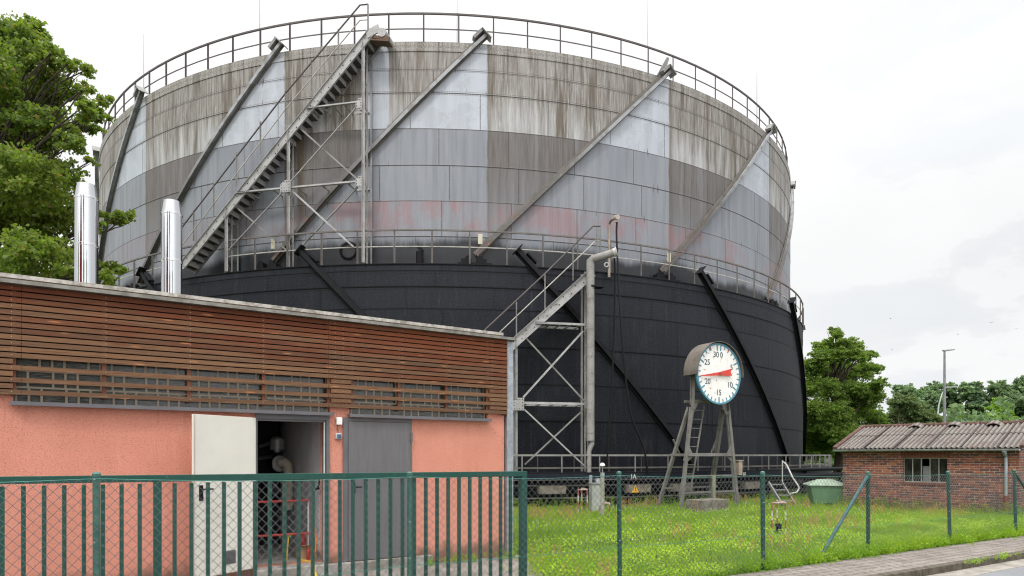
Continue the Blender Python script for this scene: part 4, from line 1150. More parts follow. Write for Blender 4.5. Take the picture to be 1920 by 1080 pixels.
# ================================================================== SLIDING GATE
gd = Vector((.8387, .5446, 0)); gn = Vector((gd.y, -gd.x, 0)); ge = Vector((.200, 8.32, 0))
gate = thing('sliding_gate', 'green steel bar gate behind the wire mesh fence', 'gate', (ge.x, ge.y, 0), math.atan2(gd.y, gd.x))
def gz(x): return 1.503 + .0045 * -x          # top of the gate, local x runs to the right
m = MB(); m.add([(-10, -.03, gz(-10) - .062), (-.0, -.03, gz(0) - .062), (-.0, .03, gz(0) - .062), (-10, .03, gz(-10) - .062), (-10, -.03, gz(-10)), (0, -.03, gz(0)), (0, .03, gz(0)), (-10, .03, gz(-10))], [(0,3,2,1),(4,5,6,7),(0,1,5,4),(1,2,6,5),(2,3,7,6),(3,0,4,7)])
m.build('top_rail', GREENP, gate, bevel=.004)
m = MB(); m.box(-10, -.08, -.03, .03, .09, .17); m.build('bottom_rail', GREENP, gate)
m = MB(); m.box(-.08, .0, -.0305, .045, .06, gz(0) - .063); m.build('end_post', GREENP, gate, bevel=.004)
bar = None; x957 = -.225
for k in range(70):
    x = x957 - .14 * k
    if x < -9.9: break
    wide = k in (27,54)
    if wide:
        m = MB(); m.box(x - .032, x + .032, -.028, .032, .17, gz(x) - .063); m.build('upright', GREENP, gate)
    elif bar is None:
        m = MB(); m.box(-.016, .016, -.016, .016, .171, 1.445); bar = m.build('bar', GREENP, gate); bar.location = (x, 0, 0)
    else: inst(bar, 'bar', gate, (x, 0, 0))

# ================================================================== CHAIN-LINK FENCE
fence = thing('chain_link_fence', 'chain link fence on green round posts along the pavement', 'fence', (3.75, 10.14, 0))
tops = [1.58, 1.565, 1.525, 1.495, 1.460, 1.422, 1.395, 1.393, 1.39]
lean = [0, .004, 0, .012, .008, .004, .04, .03, 0]
for i, (x, y) in enumerate(FP):
    if i == 0: continue
    zt = tops[i] + .0; r = .028 if i in (1,2,3) else .032
    m = MB(); m.tube([(x + lean[i], y, -.1), (x, y, zt - .02)], r, 14); po = m.build('post', GREENP2 if i in (1, 2) else GREENP, fence, world=True, smooth=True)
    m = MB(); m.lathe([(r + .004, -.03), (r + .004, -.005), (r * .6, .008), (.001, .012)], 14, (x, y, zt - .01)); m.build('cap', GREENP2, po, world=True, smooth=True)
    m = MB()
    for z in (.25, .62, 1.0, zt - .06): m.tube([(x - .0, y - r - .0, z), (x + .01, y - r - .015, z)], .007, 6)
    m.build('wire_clip', ZINC, po, world=True)
bp = at(1533, 1050, 11.07); 
m = MB(); m.tube([(bp.x, bp.y, -.03), (6.08, 11.62, 1.34)], .027, 12); m.build('brace', flat('blue_green_brace', (.05, .15, .15), .5, 0, .2, 10, (.03, .09, .09)), fence, world=True, smooth=True)
m = MB(); m.tube([(12.3, 15.5, 0), (10.72, 14.5, 1.30)], .027, 12); m.build('brace', GREENP, fence, world=True, smooth=True)
m = MB(); m.lathe([(.045, -.04), (.045, .03)], 12, (6.11, 11.66, 1.33)); m.build('brace_clamp', GREENP, fence, world=True)
# mesh: zigzag wires interlinked in diamonds
V, Q4 = [], []
def wire(P, Q_, r):
    d = Q_ - P; d = d / np.linalg.norm(d); a = np.cross(d, [0.3, -0.9, .2]); a /= np.linalg.norm(a); b = np.cross(d, a)
    base = len(V)
    for X in (P, Q_):
        for k in range(3):
            t = 2*pi*k/3; V.append(X + (a*cos(t) + b*sin(t)) * r)
    for k in range(3): Q4.append((base+k, base+(k+1) % 3, base+3+(k+1) % 3, base+3+k))
cells = .0425
for i in range(len(FP) - 1):
    A = np.array([*FP[i], 0.]); B = np.array([*FP[i+1], 0.]); L = np.linalg.norm(B - A); n = int(round(L / cells)); n += n % 2
    nrm = np.array([B[1]-A[1], A[0]-B[0], 0]) / L * .034
    for k in range(n):
        for s in range(2):
            # two families: column k zigzags between k and k+1
            pass
        t0, t1 = k / n, (k + 1) / n
        for j in range(33):
            z0_ = j * .0425; up_ = (j + k) % 2 == 0
            ta, tb = (t0, t1) if up_ else (t1, t0)
            def pt(t, fr):
                top = (tops[i] * (1-t) + tops[i+1] * t) - .055 - .03 * math.sin(pi * t)
                bot = .03; z = bot + (top - bot) * fr
                w = .010 * math.sin(i * 3.1 + t * 5 + fr * 4)
                return A + (B - A) * t + nrm * (1 + w * 20) + np.array([0, 0, z])
            wire(pt(ta, j / 33), pt(tb, (j + 1) / 33), .0026)
fast_mesh('wire_mesh', np.array(V) - np.array([3.75, 10.14, 0]), np.array(Q4), WIRE, fence)
m = MB()
for i in range(len(FP) - 1):
    A = Vector((*FP[i], 0)); B = Vector((*FP[i+1], 0)); nn_ = Vector((B.y - A.y, A.x - B.x, 0)).normalized() * .036
    for fr, sag in ((1, .03), (.37, .012)):
        pts = []
        for k in range(9):
            t = k / 8; top = tops[i]*(1-t) + tops[i+1]*t - .055; pts.append(A.lerp(B, t) + nn_ + Vector((0, 0, top * fr - sag * math.sin(pi * t))))
        m.tube(pts, .0028, 5)
m.build('tension_wire', flat('green_wire', (.06, .24, .19), .4), fence, world=True)

# ================================================================== VOLUME GAUGE on its trestle
gc = at(1348, 701, 21.8)
ga = thing('volume_gauge', 'round white dial with a red pointer under a rusty hood on four steel legs', 'gauge', (gc.x, gc.y, 0), rad(30))
DZ, DR = gc.z, .975
DIALW = Mat('dial_enamel', .35); o = DIALW.coord(); x, y, z = DIALW.xyz(o)
n = DIALW.noise(o, 7, 4, .7); s = DIALW.noise(DIALW.comb(x * 14, y, z * 1.2), 1, 4)
c = DIALW.mix(s.sm(.4, .7) * .35, (.80, .79, .77), (.62, .55, .50)); c = DIALW.mix(n.sm(.645, .665), c, (.10, .03, .015)); c = DIALW.mix(n.sm(.58, .645) * .4, c, (.40, .16, .08)); DIALW.color(c); DIALW = DIALW.m
BLUE = flat('dial_blue', (.07, .23, .33), .4, 0, .15, 12, (.10, .26, .34)); NAVY = flat('numeral_paint', (.055, .09, .12), .5)
def disc(r0, r1, y0, y1, n=72):
    m = MB(); v = []
    for k in range(n):
        t = 2*pi*k/n
        for r, y in ((r0, y0), (r1, y0), (r1, y1), (r0, y1)): v.append((r*sin(t), y, DZ + r*cos(t)))
    return m.add(v, [(k*4+j, k*4+(j+1) % 4, ((k+1) % n)*4+(j+1) % 4, ((k+1) % n)*4+j) for k in range(n) for j in range(4)])
dd = disc(.0, DR - .05, -.0, .03).build('dial_face', DIALW, ga)
disc(DR - .055, DR, -.022, .05).build('dial_rim', BLUE, ga)
ang = lambda v: rad(5.5 + v * 349 / 30)
m = MB()
for v in range(31):
    a = ang(v); big = v % 5 == 0; r0 = DR - (.235 if big else .165); r1 = DR - .055; w = .042 if big else .034
    if v == 29 or v == 2: continue
    m.bar((r0*sin(a), -.006, DZ + r0*cos(a)), (r1*sin(a), -.006, DZ + r1*cos(a)), .010, w, up=(cos(a), 0, -sin(a)))
m.build('scale_mark', BLUE, ga)
m = MB()
for v in (2, 28.3):
    a = ang(v); m.bar((.80*sin(a), -.006, DZ + .80*cos(a)), (.91*sin(a), -.006, DZ + .91*cos(a)), .010, .03, up=(cos(a), 0, -sin(a)))
m.build('red_mark', REDP, ga)
for body, x, z in (('30', -.13, .60), ('0', .11, .60), ('5', .57, .235), ('10', .50, -.335), ('15', -.01, -.60), ('20', -.50, -.27), ('25', -.52, .335)):
    M = Matrix.Translation((x, -.004, DZ + z)) @ Matrix.Rotation(rad(90), 4, 'X')
    text_mesh('numeral', body, .25, NAVY, ga, M, .003, bold=.001)
m = MB(); tip = Vector((-.86, -.05, DZ - .115)); tl = Vector((.52, -.05, DZ + .075)); d = (tl - tip).normalized(); u = Vector((-d.z, 0, d.x))
m.plate([tip - u*.012, tip + u*.012, u*.055 + Vector((0, -.05, DZ)), tl + u*.115, tl - d*.05, tl - u*.115, -u*.055 + Vector((0, -.05, DZ))], (0, -.012, 0)); m.build('pointer', flat('pointer_red', (.62, .05, .035), .4, 0, .1, 6, (.50, .06, .04)), ga)
m = MB(); m.tube([(0, -.075, DZ), (0, .0, DZ)], .045, 12); m.build('hub', flat('hub_red', (.35, .05, .04), .5), ga)
# hood: half drum over the dial, open below
m = MB(); n = 40; v = []; f = []
for k in range(n + 1):
    t = pi * (-.52 + 1.04 * k / n)
    for r, y in ((DR + .045, -.10), (DR + .045, .52), (DR + .030, .52), (DR + .030, -.10)): v.append((r*sin(t), y, DZ + r*cos(t)))
for k in range(n):
    for j in range(4): f.append((k*4+j, k*4+(j+1) % 4, (k+1)*4+(j+1) % 4, (k+1)*4+j))
f += [(0,1,2,3), (n*4+3, n*4+2, n*4+1, n*4)]
m.add(v, f); m.build('hood', mk_steel('rusty_hood', (.155, .135, .115), (.08, .05, .035), .7, .75, .6), ga, smooth=True)
m = MB(); v = [(0, .515, DZ)] + [((DR+.03)*sin(pi*(-.5+k/20)), .515, DZ + (DR+.03)*cos(pi*(-.5+k/20))) for k in range(21)]; m.plate(v, (0, -.01, 0)); m.build('back_plate', mk_steel('hood_back', (.10, .08, .065), (.05, .03, .02), .7, .75, .6), ga)
# trestle
YF, YB = .40, .95
def leg(xt, yt, xb, yb, xm):
    m = MB(); m.bar((xb, yb, 0), (xt, yt, 3.22), .08, .105, up=(1, 0, 0))
    m.angle((xb + (.10 if xb < 0 else -.10), yb + .0, 0), (xt + (.09 if xb<0 else -.09), yt, 3.22), .06, .010, up=(1 if xb > 0 else -1, 0, 0), out=(0, 1, 0)); m.build('leg', STAND, ga)
leg(-.80, YF, -1.27, YF - .02, 0); leg(.86, YF, 1.29, YF - .02, 0)
leg(-.80, YF + .12, -1.30, YF + 1.0, 0); leg(.80, YF + .15, 1.22, YF + 1.15, 0)
for s in (-1, 1):
    m = MB(); m.angle((s * .80, YF, 3.15), (s * .72, .42, DZ + (.55 if s < 0 else .1)), .12, .012, up=(-s, 0, 0), out=(0, -1, 0)); m.bar((s*.72, .47, 3.3), (s*.70, .47, DZ + .5), .10, .06); m.build('head_post', STAND, ga)
    m = MB(); x = s * 1.035; 
    m.plate([(x - s*.12, YF - .015, 1.98), (x - s*.02, YF - .015, 2.0), (x + s * .14, YF - .015, 1.52), (x + s*.02, YF - .015, 1.44), (x - s*.26, YF - .015, 1.62), (x - s * .26, YF - .015, 1.76)], (0, -.012, 0)); m.build('gusset_plate', STAND, ga)
    m = MB(); x = s * .80
    m.plate([(x - s*.0, YF - .015, 3.45), (x + s*.06, YF - .015, 3.1), (x - s*.05, YF - .015, 3.0), (x - s*.28, YF - .015, 3.36), (x - s*.28, YF - .015, 3.45)], (0, -.012, 0)); m.build('gusset_plate', STAND, ga)
m = MB(); m.bar((-.8, YF, 3.42), (.8, YF, 3.42), .07, .09); m.bar((-.8, YF + .3, 3.42), (.8, YF + .3, 3.42), .06, .08); m.build('cross_beam', STAND, ga)
m = MB(); m.angle((-1.0, YF, 1.66), (1.0, YF, 1.66), .10, .012, out=(0, -1, 0)); m.angle((-1.05, YF + .62, 1.66), (1.0, YF + .62, 1.66), .08, .012, out=(0, 1, 0)); m.bar((-1.04, YF, 1.71), (-1.07, YF + .62, 1.71), .07, .07); m.bar((1.03, YF, 1.71), (1.02, YF + .66, 1.71), .07, .07); m.build('cross_beam', STAND, ga)
m = MB(); m.bar((-1.1, YF, 1.03), (1.22, YF, 1.03), .045, .045); m.bar((-1.2, YF, .50), (1.25, YF, .50), .05, .06); m.bar((-1.22, YF + .8, .62), (1.2, YF + .8, .62), .05, .05); m.build('tie_bar', STAND, ga)
for s in (-1, 1):
    m = MB(); m.bar((s * .98, YF + .62, 2.2), (s * .70, YF + .62, 1.70), .05, .05); m.build('knee_brace', STAND, ga)
# ladder inside the trestle
m = MB(); A1, A2 = Vector((-.42, YF + .25, 3.3)), Vector((.02, YF + .25, 3.3)); B1, B2 = Vector((-1.02, YF - .3 + .6, .35)), Vector((-.58, YF - .3 + .6, .35))
m.bar(A1, B1, .03, .05); m.bar(A2, B2, .03, .05); ld = m.build('ladder', STAND, ga)
for k in range(10):
    t = (k + .5) / 10; m = MB(); m.bar(A1.lerp(B1, t), A2.lerp(B2, t), .025, .025); m.build('rung', STAND, ld)
# three thin cables hanging and the central post
m = MB()
for x in (.02, .18, .26): m.tube([(x, .5, 3.4), (x + .01, .55, .6)], .007, 5)
m.build('gauge_cable', STEEL_D, ga)
m = MB(); m.bar((.14, YF - .05, 0), (.14, YF - .05, 1.02), .10, .07); m.build('middle_post', mk_steel('lichen_post', (.27, .27, .19), (.10, .09, .05), .3, .8, .6), ga)
m = MB(); m.box(1.26, 1.42, YF - .1, YF + .05, 1.03, 1.50); m.box(1.22, 1.45, YF - .12, YF + .07, 1.50, 1.53); m.build('cable_box', mk_steel('rusty_box', (.36, .30, .24), (.20, .10, .05), .9, .8, .7), ga)
m = MB(); m.box(-1.79, -.60, YF - 1.35, YF - .75, -.1, .365); cbx = m.build('concrete_slab', CONC_D, None, bevel=.02); cbx.matrix_world = rootmat(ga); tag(cbx, 'mossy concrete block lying under the dial trestle', 'concrete block')
# ================================================================== BRICK HUT (x along the front, y inwards)
HC = Vector((10.96, 22.5, 0)); HA = -math.atan2(.724, .69); HW, HD_, HE = 4.72, 4.66, 1.86
HM = Matrix.Translation(HC) @ Matrix.Rotation(HA, 4, 'Z'); HMI = HM.inverted(); hn = HM.to_3x3() @ Vector((0, -1, 0))
hut = thing('brick_hut', 'low red brick hut under a grey corrugated roof at the right edge', 'hut', HC, HA)
def ht(px, py, y=0.): q = HMI @ ray_plane(px, py, HM @ Vector((0, y, 0)), hn); return q.x, q.z
wx0, wz1 = ht(1694, 872); wx1, wz0 = ht(1776, 914)
wz1 = 1.62; wz0 = .86
wall_holes(0, HW, -.1, HE + .03, [(wx0, wx1, wz0, wz1)], 0, .2).build('front_wall', BR, hut, uv='box')
m = MB(); m.box(HW - .2, HW, .202, HD_, -.1, HE); m.box(0, .2, .202, HD_, -.1, HE); m.box(.202, HW - .202, HD_ - .2, HD_ - .002, -.1, HE)
rg = 2.33; rz = 2.66
for x in (0.001, HW - .2): m.plate([(x, .0, HE + .001), (x, HD_, HE + .001), (x, rg, rz - .04)], (.199, 0, 0))
m.build('side_walls', BR, hut, uv='box')
m = MB(); n = 15
for k in range(n):
    a = wx0 - .08 + (wx1 - wx0 + .16) * k / n; b = a + (wx1 - wx0 + .16) / n - .012
    m.box(a, b, -.006, .10, wz1 + .004, wz1 + .235)
m.build('soldier_course', BRS, hut)
m = MB(); m.box(wx0 - .05, wx1 + .05, -.035, .08, wz0 - .075, wz0 - .004); m.build('window_sill', BRS, hut)
m = MB(); m.box(wx0, wx1, .07, .12, wz1 - .035, wz1 - .002); m.box(wx0, wx1, .07, .12, wz0 + .002, wz0 + .035)
n = 5
for k in range(n + 1):
    x = wx0 + (wx1 - wx0) * k / n; m.box(max(wx0, x - .010), min(wx1, x + .010), .068, .122, wz0 + .036, wz1 - .036)
win = m.build('window', mk_steel('window_frame', (.33, .32, .27), (.12, .07, .04), .5, .6, .6), hut)
m = MB()
for k in range(n):
    if k == 2: continue
    m.box(wx0 + (wx1-wx0)*k/n + .016, wx0 + (wx1-wx0)*(k+1)/n - .016, .09, .094, wz0 + .036, wz1 - .036)
m.build('pane', HUTGLASS, win)
m = MB(); k = 2; m.box(wx0 + (wx1-wx0)*k/n + .03, wx0 + (wx1-wx0)*(k+1)/n - .03, .13, .16, wz0 + .04, wz1 - .26); m.build('white_board', flat('dusty_board', (.17, .18, .19), .7), win)
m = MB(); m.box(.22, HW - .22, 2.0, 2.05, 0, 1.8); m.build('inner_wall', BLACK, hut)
# corrugated sheets, two overlapping courses on each slope
def corr(x0, x1, y0, z0, y1, z1, lift, dy=1):
    d = math.hypot(y1 - y0, z1 - z0); nx = int((x1 - x0) / .13 * 8); V, Fc = [], []
    ny = 6; nrm = Vector((0, -(z1 - z0), (y1 - y0))).normalized(); 
    if nrm.z < 0: nrm = -nrm
    for s in range(2):
        for j in range(ny + 1):
            for i in range(nx + 1):
                x = x0 + (x1 - x0) * i / nx; t = j / ny; w = .026 * math.sin(2*pi*(x - x0)/.13) + lift - s * .012
                seam = .010 if int((x - x0 + .02) / .885) % 2 else 0
                V.append((x, y0 + (y1-y0)*t + nrm.y * (w + seam), z0 + (z1-z0)*t + nrm.z * (w + seam)))
    R = nx + 1; N = R * (ny + 1)
    for s in range(2):
        for j in range(ny):
            for i in range(nx): Fc.append((s*N+j*R+i, s*N+j*R+i+1, s*N+(j+1)*R+i+1, s*N+(j+1)*R+i))
    for i in range(nx): Fc.append((i, i+1, N+i+1, N+i)); Fc.append((ny*R+i, ny*R+i+1, N+ny*R+i+1, N+ny*R+i))
    return V, Fc
m = MB(); f = lambda t: (-.22 + (rg + .22) * t, HE + .045 + (rz - HE - .045) * t)
a, b = f(0), f(.60); m.add(*corr(-.14, HW + .10, a[0], a[1], b[0], b[1], .0)); a, b = f(.56), f(1); m.add(*corr(-.14, HW + .10, a[0], a[1], b[0], b[1], .022))
m.add(*corr(-.14, HW + .10, HD_ + .22, HE + .045, rg, rz, .0))
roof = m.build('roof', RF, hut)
for k in range(1, 6):
    m = MB(); x = -.14 + .885 * k - .02; m.bar((x, -.21, HE + .083), (x, rg - .05, rz + .040), .036, .03); m.build('sheet_joint', ROOFD, roof)
m = MB()
for k in range(27): m.tube([(-.14 + k*.183, rg, rz + .035), (-.14 + k*.183 + .17, rg, rz + .035)], [.072, .064], 10)
m.build('ridge', TILE_R, roof)
for x in (1.55, 2.65, 3.72):
    m = MB(); v = []; n = 14
    for k in range(n + 1):
        t = k / n; h = .115 * math.sin(pi * t) ** .7
        for y, hh in ((rg - .34, h), (rg - .02, h * .9), (rg - .02, h * .9 - .02), (rg - .34, h - .02)):
            v.append((x - .22 + .44 * t, y, rz + .03 + hh - (rg - y) * .33))
    f_ = [(k*4+j, k*4+(j+1) % 4, (k+1)*4+(j+1) % 4, (k+1)*4+j) for k in range(n) for j in range(4)]
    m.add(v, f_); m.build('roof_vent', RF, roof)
m = MB(); 
for x in (-.16, HW + .12):
    for (ya, za, yb, zb) in ((-.24, HE + .05, rg, rz + .03), (HD_ + .24, HE + .05, rg, rz + .03)):
        for i in range(9):
            t0, t1 = i / 9, (i + 1.06) / 9
            m.bar((x, ya + (yb-ya)*t0, za + (zb-za)*t0 + .02), (x, ya + (yb-ya)*t1, za + (zb-za)*t1 + .03), .13, .075)
m.build('verge_tiles', TILE_R, roof)
m = MB(); m.box(-.12, HW + .08, -.20, -.005, HE - .03, HE - .005); m.box(-.12, HW + .08, -.205, -.185, HE - .05, HE + .03); m.build('eaves_board', ROOFD, hut)
m = MB(); 
for k in range(12):
    t = pi + pi * k / 12; t2 = pi + pi * (k + 1) / 12
    A = (-.2, -.265 + .055*cos(t), HE + .005 + .055*sin(t)); B = (-.2, -.265 + .055*cos(t2), HE + .005 + .055*sin(t2)); m.plate([A, B, (HW + .06, B[1], B[2]), (HW + .06, A[1], A[2])], (0, 0, .004))
m.build('gutter', ZINC, hut, smooth=False)
gx = ht(1887, 900)[0]
m = MB(); m.tube([(gx, -.265, HE - .05), (gx, -.24, HE - .12), (gx, -.07, HE - .20), (gx, -.06, HE - .3), (gx, -.06, .55)], [.06, .05, .045, .045, .045], 14); dpi = m.build('downpipe', ZINC, hut, smooth=True)
m = MB(); m.tube([(gx, -.06, .555), (gx, -.06, -.05)], .052, 14); m.build('downpipe_foot', flat('red_brown_pipe', (.20, .045, .03), .6, 0, .15, 8), dpi, smooth=True)

# ================================================================== OBJECTS ROUND THE TANK
bc = at(1547, 950, 23.4)
bin_ = thing('waste_container', 'pale green plastic container with a faded pitched lid beside the brick hut', 'container', (bc.x, bc.y, 0), rad(-14))
m = MB(); v = [(-.42, -.40, .05), (.42, -.40, .05), (.42, .40, .05), (-.42, .40, .05), (-.56, -.5, .66), (.56, -.5, .66), (.56, .5, .66), (-.56, .5, .66)]
m.add(v, [(0,3,2,1),(4,5,6,7),(0,1,5,4),(1,2,6,5),(2,3,7,6),(3,0,4,7)]); m.build('body', BIN, bin_, bevel=.03)
m = MB(); v = [(-.63, -.57, .665), (.63, -.57, .665), (.63, .57, .665), (-.63, .57, .665), (-.60, -.54, .71), (.60, -.54, .71), (.60, .54, .71), (-.60, .54, .71), (-.22, -.12, .87), (.22, -.12, .87), (.22, .12, .87), (-.22, .12, .87)]
m.add(v, [(0,3,2,1),(0,1,5,4),(1,2,6,5),(2,3,7,6),(3,0,4,7),(4,5,9,8),(5,6,10,9),(6,7,11,10),(7,4,8,11),(8,9,10,11)]); m.build('lid', BINL, bin_, bevel=.015)
m = MB()
for x in (-.3, 0, .3): m.box(x - .02, x + .02, -.53, -.50, .12, .60)
# grey cabinet, mushroom vent
c = at(1119, 950, 20.35); w = 12.5 / F * c.y
cab = thing('control_cabinet', 'plain grey-green electrical cabinet below the lagged pipe', 'cabinet', (c.x, c.y, 0), rad(10))
m = MB(); m.box(-w, w, -.14, .14, 0, .84); m.build('body', flat('cabinet_grey', (.33, .35, .32), .6, 0, .1, 4), cab, bevel=.01)
m = MB(); m.box(-w - .02, w + .02, -.17, .16, .842, .87); m.build('lid', flat('cabinet_lid', (.30, .31, .29), .6), cab)
m = MB(); m.box(-.05, .10, -.1, .05, .872, 1.0); m.tube([(-.19, 0, .88), (-.19, 0, 1.1)], .05, 12); m.build('pipe_stub', ZINC, cab)
m = MB(); m.box(w - .06, w - .04, -.150, -.142, .3, .5); m.box(-w + .02, w - .02, -.145, -.1405, .05, .80); m.build('door', flat('cabinet_door', (.35, .37, .34), .55, 0, .1, 4), cab)
c = at(1129.5, 968, 18.6)
vp = thing('vent_pipe', 'slim vent pipe with a white mushroom cap in the grass', 'vent', (c.x, c.y, 0))
m = MB(); m.tube([(0, 0, -.05), (0, 0, 1.13)], .055, 12); m.build('post', mk_steel('vent_post', (.34, .33, .28), (.14, .11, .08), .4, .7, .6), vp)
m = MB(); m.tube([(0, 0, 1.13), (0, 0, 1.22)], .062, 12); m.tube([(0,0,1.22), (0,0,1.41)], .012, 8); m.build('neck', ZINC, vp)
m = MB(); m.lathe([(.070, 1.40), (.073, 1.425), (.062, 1.455), (.035, 1.478), (.002, 1.486)], 20); m.build('cap', WHITE, vp, smooth=True)
def hoop(label, px0, px1, pxm, top, bot, Y, grp='red and white pipe guards in the grass'):
    a = at(px0, bot, Y); b = at(px1, bot, Y); mm = at(pxm, bot, Y * 1.02); zt = at(px0, top, Y).z
    t = thing('pipe_guard', label, 'guard rail', (a.x, a.y, 0), 0, grp)
    m = MB(); m.tube([(a.x, a.y, zt), (b.x, b.y, zt)], .020, 8); m.tube([(b.x, b.y, zt), (mm.x, Y * 1.04, zt)], .024, 8); m.build('top_bar', flat('worn_white_paint', (.50, .42, .38), .6, 0, .2, 12, (.30, .14, .09)), t, world=True)
    for p in ((a.x, a.y), (b.x, b.y), (mm.x, Y * 1.04)):
        m = MB(); m.tube([(p[0], p[1], -.05), (p[0], p[1], zt)], .017, 8); m.build('leg', REDW, t, world=True)
hoop('red and white striped pipe guard in the middle of the lawn before the metal steps', 1447.5, 1473, 1467, 943, 1000, 14.6)
hoop('tall faded pipe guard left of the grey cabinet', 1084, 1101, 1093.5, 918, 955, 20.0)
hoop('low red pipe guard beside the mushroom vent pipe', 1125, 1143, 1133, 944, 966, 18.8)
c = at(1460, 1000, 14.75)
m = MB(); m.lathe([(.09, 0), (.09, .05), (.06, .07), (.055, .16), (.075, .17), (.07, .21), (.02, .23)], 16, (c.x, c.y, 0)); hy = m.build('valve_cap', STEEL_D, smooth=True); tag(hy, 'small dark valve cap in the grass under the striped guard', 'valve')
# metal steps with a bent handrail
st = thing('metal_steps', 'small steel steps with one bent handrail leading up to the tank walkway', 'steps', tuple(at(1475, 945, 22.2).xy) + (0,))
a0, a1 = at(1441, 905, 22.9), at(1466, 946, 22.0); b0_, b1 = at(1466, 905, 23.3), at(1490, 946, 22.4)
for p, q in ((a0, a1), (b0_, b1)):
    m = MB(); m.bar(p, q, .035, .12, up=(0, -1, .3)); m.build('stringer', STEEL_M, st, world=True)
for k in range(4):
    t = (k + .35) / 4; m = MB(); m.bar(a0.lerp(a1, t), b0_.lerp(b1, t), .18, .03, up=(0, 0, 1)); m.build('tread', STEEL_M, st, world=True)
m = MB(); pts = [at(1467, 903, 23.2), at(1467, 870, 23.2), at(1467, 863, 23.2)]; m.tube(pts, .022, 8)
pts = [at(1467, 866, 23.2), at(1471, 867.5, 23.2), at(1475, 872, 23.1), at(1486, 895, 22.9), at(1497.5, 912, 22.8), at(1498, 917, 22.8), at(1494, 923, 22.7), at(1481, 926, 22.6)]
m.tube(pts, .026, 8); m.build('handrail', flat('bright_galvanised', (.55, .56, .56), .4, .3, .15, 9, (.35, .33, .30)), st, world=True, smooth=True)
# dark pipework stacked between tank and hut
pw = thing('gas_pipes', 'dark horizontal pipes running behind the green container', 'pipes', (11.2, 26.5, 0))
for z, r in ((1.12, .07), (.86, .11), (.55, .09), (.26, .10)):
    m = MB(); m.tube([(9.2, 25.4, z), (14.6, 29.5, z)], r, 12); m.build('pipe', TANK, pw, world=True, smooth=True)
for t in (.1, .5, .9):
    m = MB(); m.bar((9.2 + 5.4*t, 25.5 + 4.1*t, 0), (9.2 + 5.4*t, 25.5 + 4.1*t, 1.2), .1, .1); m.build('support', TANK, pw, world=True)

# ================================================================== LAMP POSTS
def lamp(px, pt_, Y, label, arm, curved=False):
    p = at(px, pt_, Y); t = thing('street_lamp', label, 'street lamp', (p.x, p.y, 0)); H = p.z
    mt = flat('lamp_post_' + ('b' if curved else 'a'), (.22, .22, .23) if not curved else (.42, .43, .44), .5, .3)
    if curved:
        m = MB(); m.tube([(0,0,0), (0,0,H*.62), (.15,0,H*.78), (.55,0,H*.92), (1.1,0,H)], [.13,.11,.09,.07,.06], 10); m.build('post', mt, t, smooth=True)
        m = MB(); m.bar((1.05,0,H), (2.3,0,H+.05), .22, .12); m.build('lamp_head', mt, t)
    else:
        m = MB(); m.tube([(0,0,0), (0,0,H - .05)], [.16, .085], 12); m.build('post', mt, t, smooth=True)
        m = MB(); m.plate([(-.18, -.1, H - .04), (.05, -.12, H - .09), (arm, -.10, H + .03), (arm, .10, H + .03), (.05, .12, H - .09), (-.18, .1, H - .04)], (0, 0, .07)); m.build('lamp_head', mt, t)
lamp(1771, 657, 62, 'tall straight grey street lamp with a flat head rising behind the brick hut', .88)
lamp(1758, 726, 85, 'shorter street lamp with a curved arm just left of the tall straight one', 1.0, True)

# ================================================================== TREES
def leaves(clumps, n_tot, size, seed, droop=.0, flat_=.0, aspect=1.6, hollow=.25, gap=.0):
    """many small folded leaf faces through the volume of the clumps: (centre, (rx, ry, rz))"""
    r = np.random.default_rng(seed)
    C = np.array([c[0] for c in clumps]); Rr = np.array([c[1] for c in clumps])
    vol = (Rr[:, 0] * Rr[:, 1] * Rr[:, 2]) ** .72; cnt = np.maximum(8, (vol / vol.sum() * n_tot)).astype(int)
    P = []
    for c, R, k in zip(C, Rr, cnt):
        # each clump is itself a set of twig sprays
        nt = max(7, k // 46); d = r.normal(size=(nt, 3)); d[:, 2] = d[:, 2] * .8 + .12; d /= np.linalg.norm(d, axis=1)[:, None]
        ln_ = .80 + .50 * r.random(nt); idx = r.integers(0, nt, k)
        t = (hollow + (1 - hollow) * r.random(k) ** .6)[:, None]; sp = .115 * R.mean() + .03
        q = c + d[idx] * R * t * ln_[idx][:, None] + r.normal(size=(k, 3)) * [sp, sp, sp * .55] * (1.25 - t * .55)
        q[:, 2] -= (t[:, 0] ** 2) * R[2] * .12
        P.append(q)
    P = np.concatenate(P); n = len(P)
    u = r.normal(size=(n, 3)); u[:, 2] = u[:, 2] * .6 - .25; u /= np.linalg.norm(u, axis=1)[:, None]
    w = r.normal(size=(n, 3)); w[:, 2] *= .35 ; v = np.cross(u, w); v /= np.linalg.norm(v, axis=1)[:, None]
    nn = np.cross(u, v); s = size * (.65 + .7 * r.random(n))[:, None]
    a = P - u * s * .5 * aspect * .6; b = P + v * s * .5 + nn * s * .12; c = P + u * s * .5 * aspect; d = P - v * s * .5 + nn * s * .12
    V = np.stack([a, b, c, d], 1).reshape(-1, 3); Q = np.arange(n * 4).reshape(-1, 4)
    return V, Q
def limb(m, a, b, r0, r1, seed, n=7, sag=.0):
    r = random.Random(seed); a, b = Vector(a), Vector(b); L = (b - a).length; pts = []
    for i in range(n):
        t = i / (n - 1); p = a.lerp(b, t) + Vector((r.uniform(-1, 1), r.uniform(-1, 1), r.uniform(-1, 1))) * L * .035 * (0 < i < n-1) + Vector((0, 0, sag * math.sin(pi*t) * L)); pts.append(p)
    m.tube(pts, [r0 + (r1 - r0) * i / (n - 1) for i in range(n)], 7); return pts
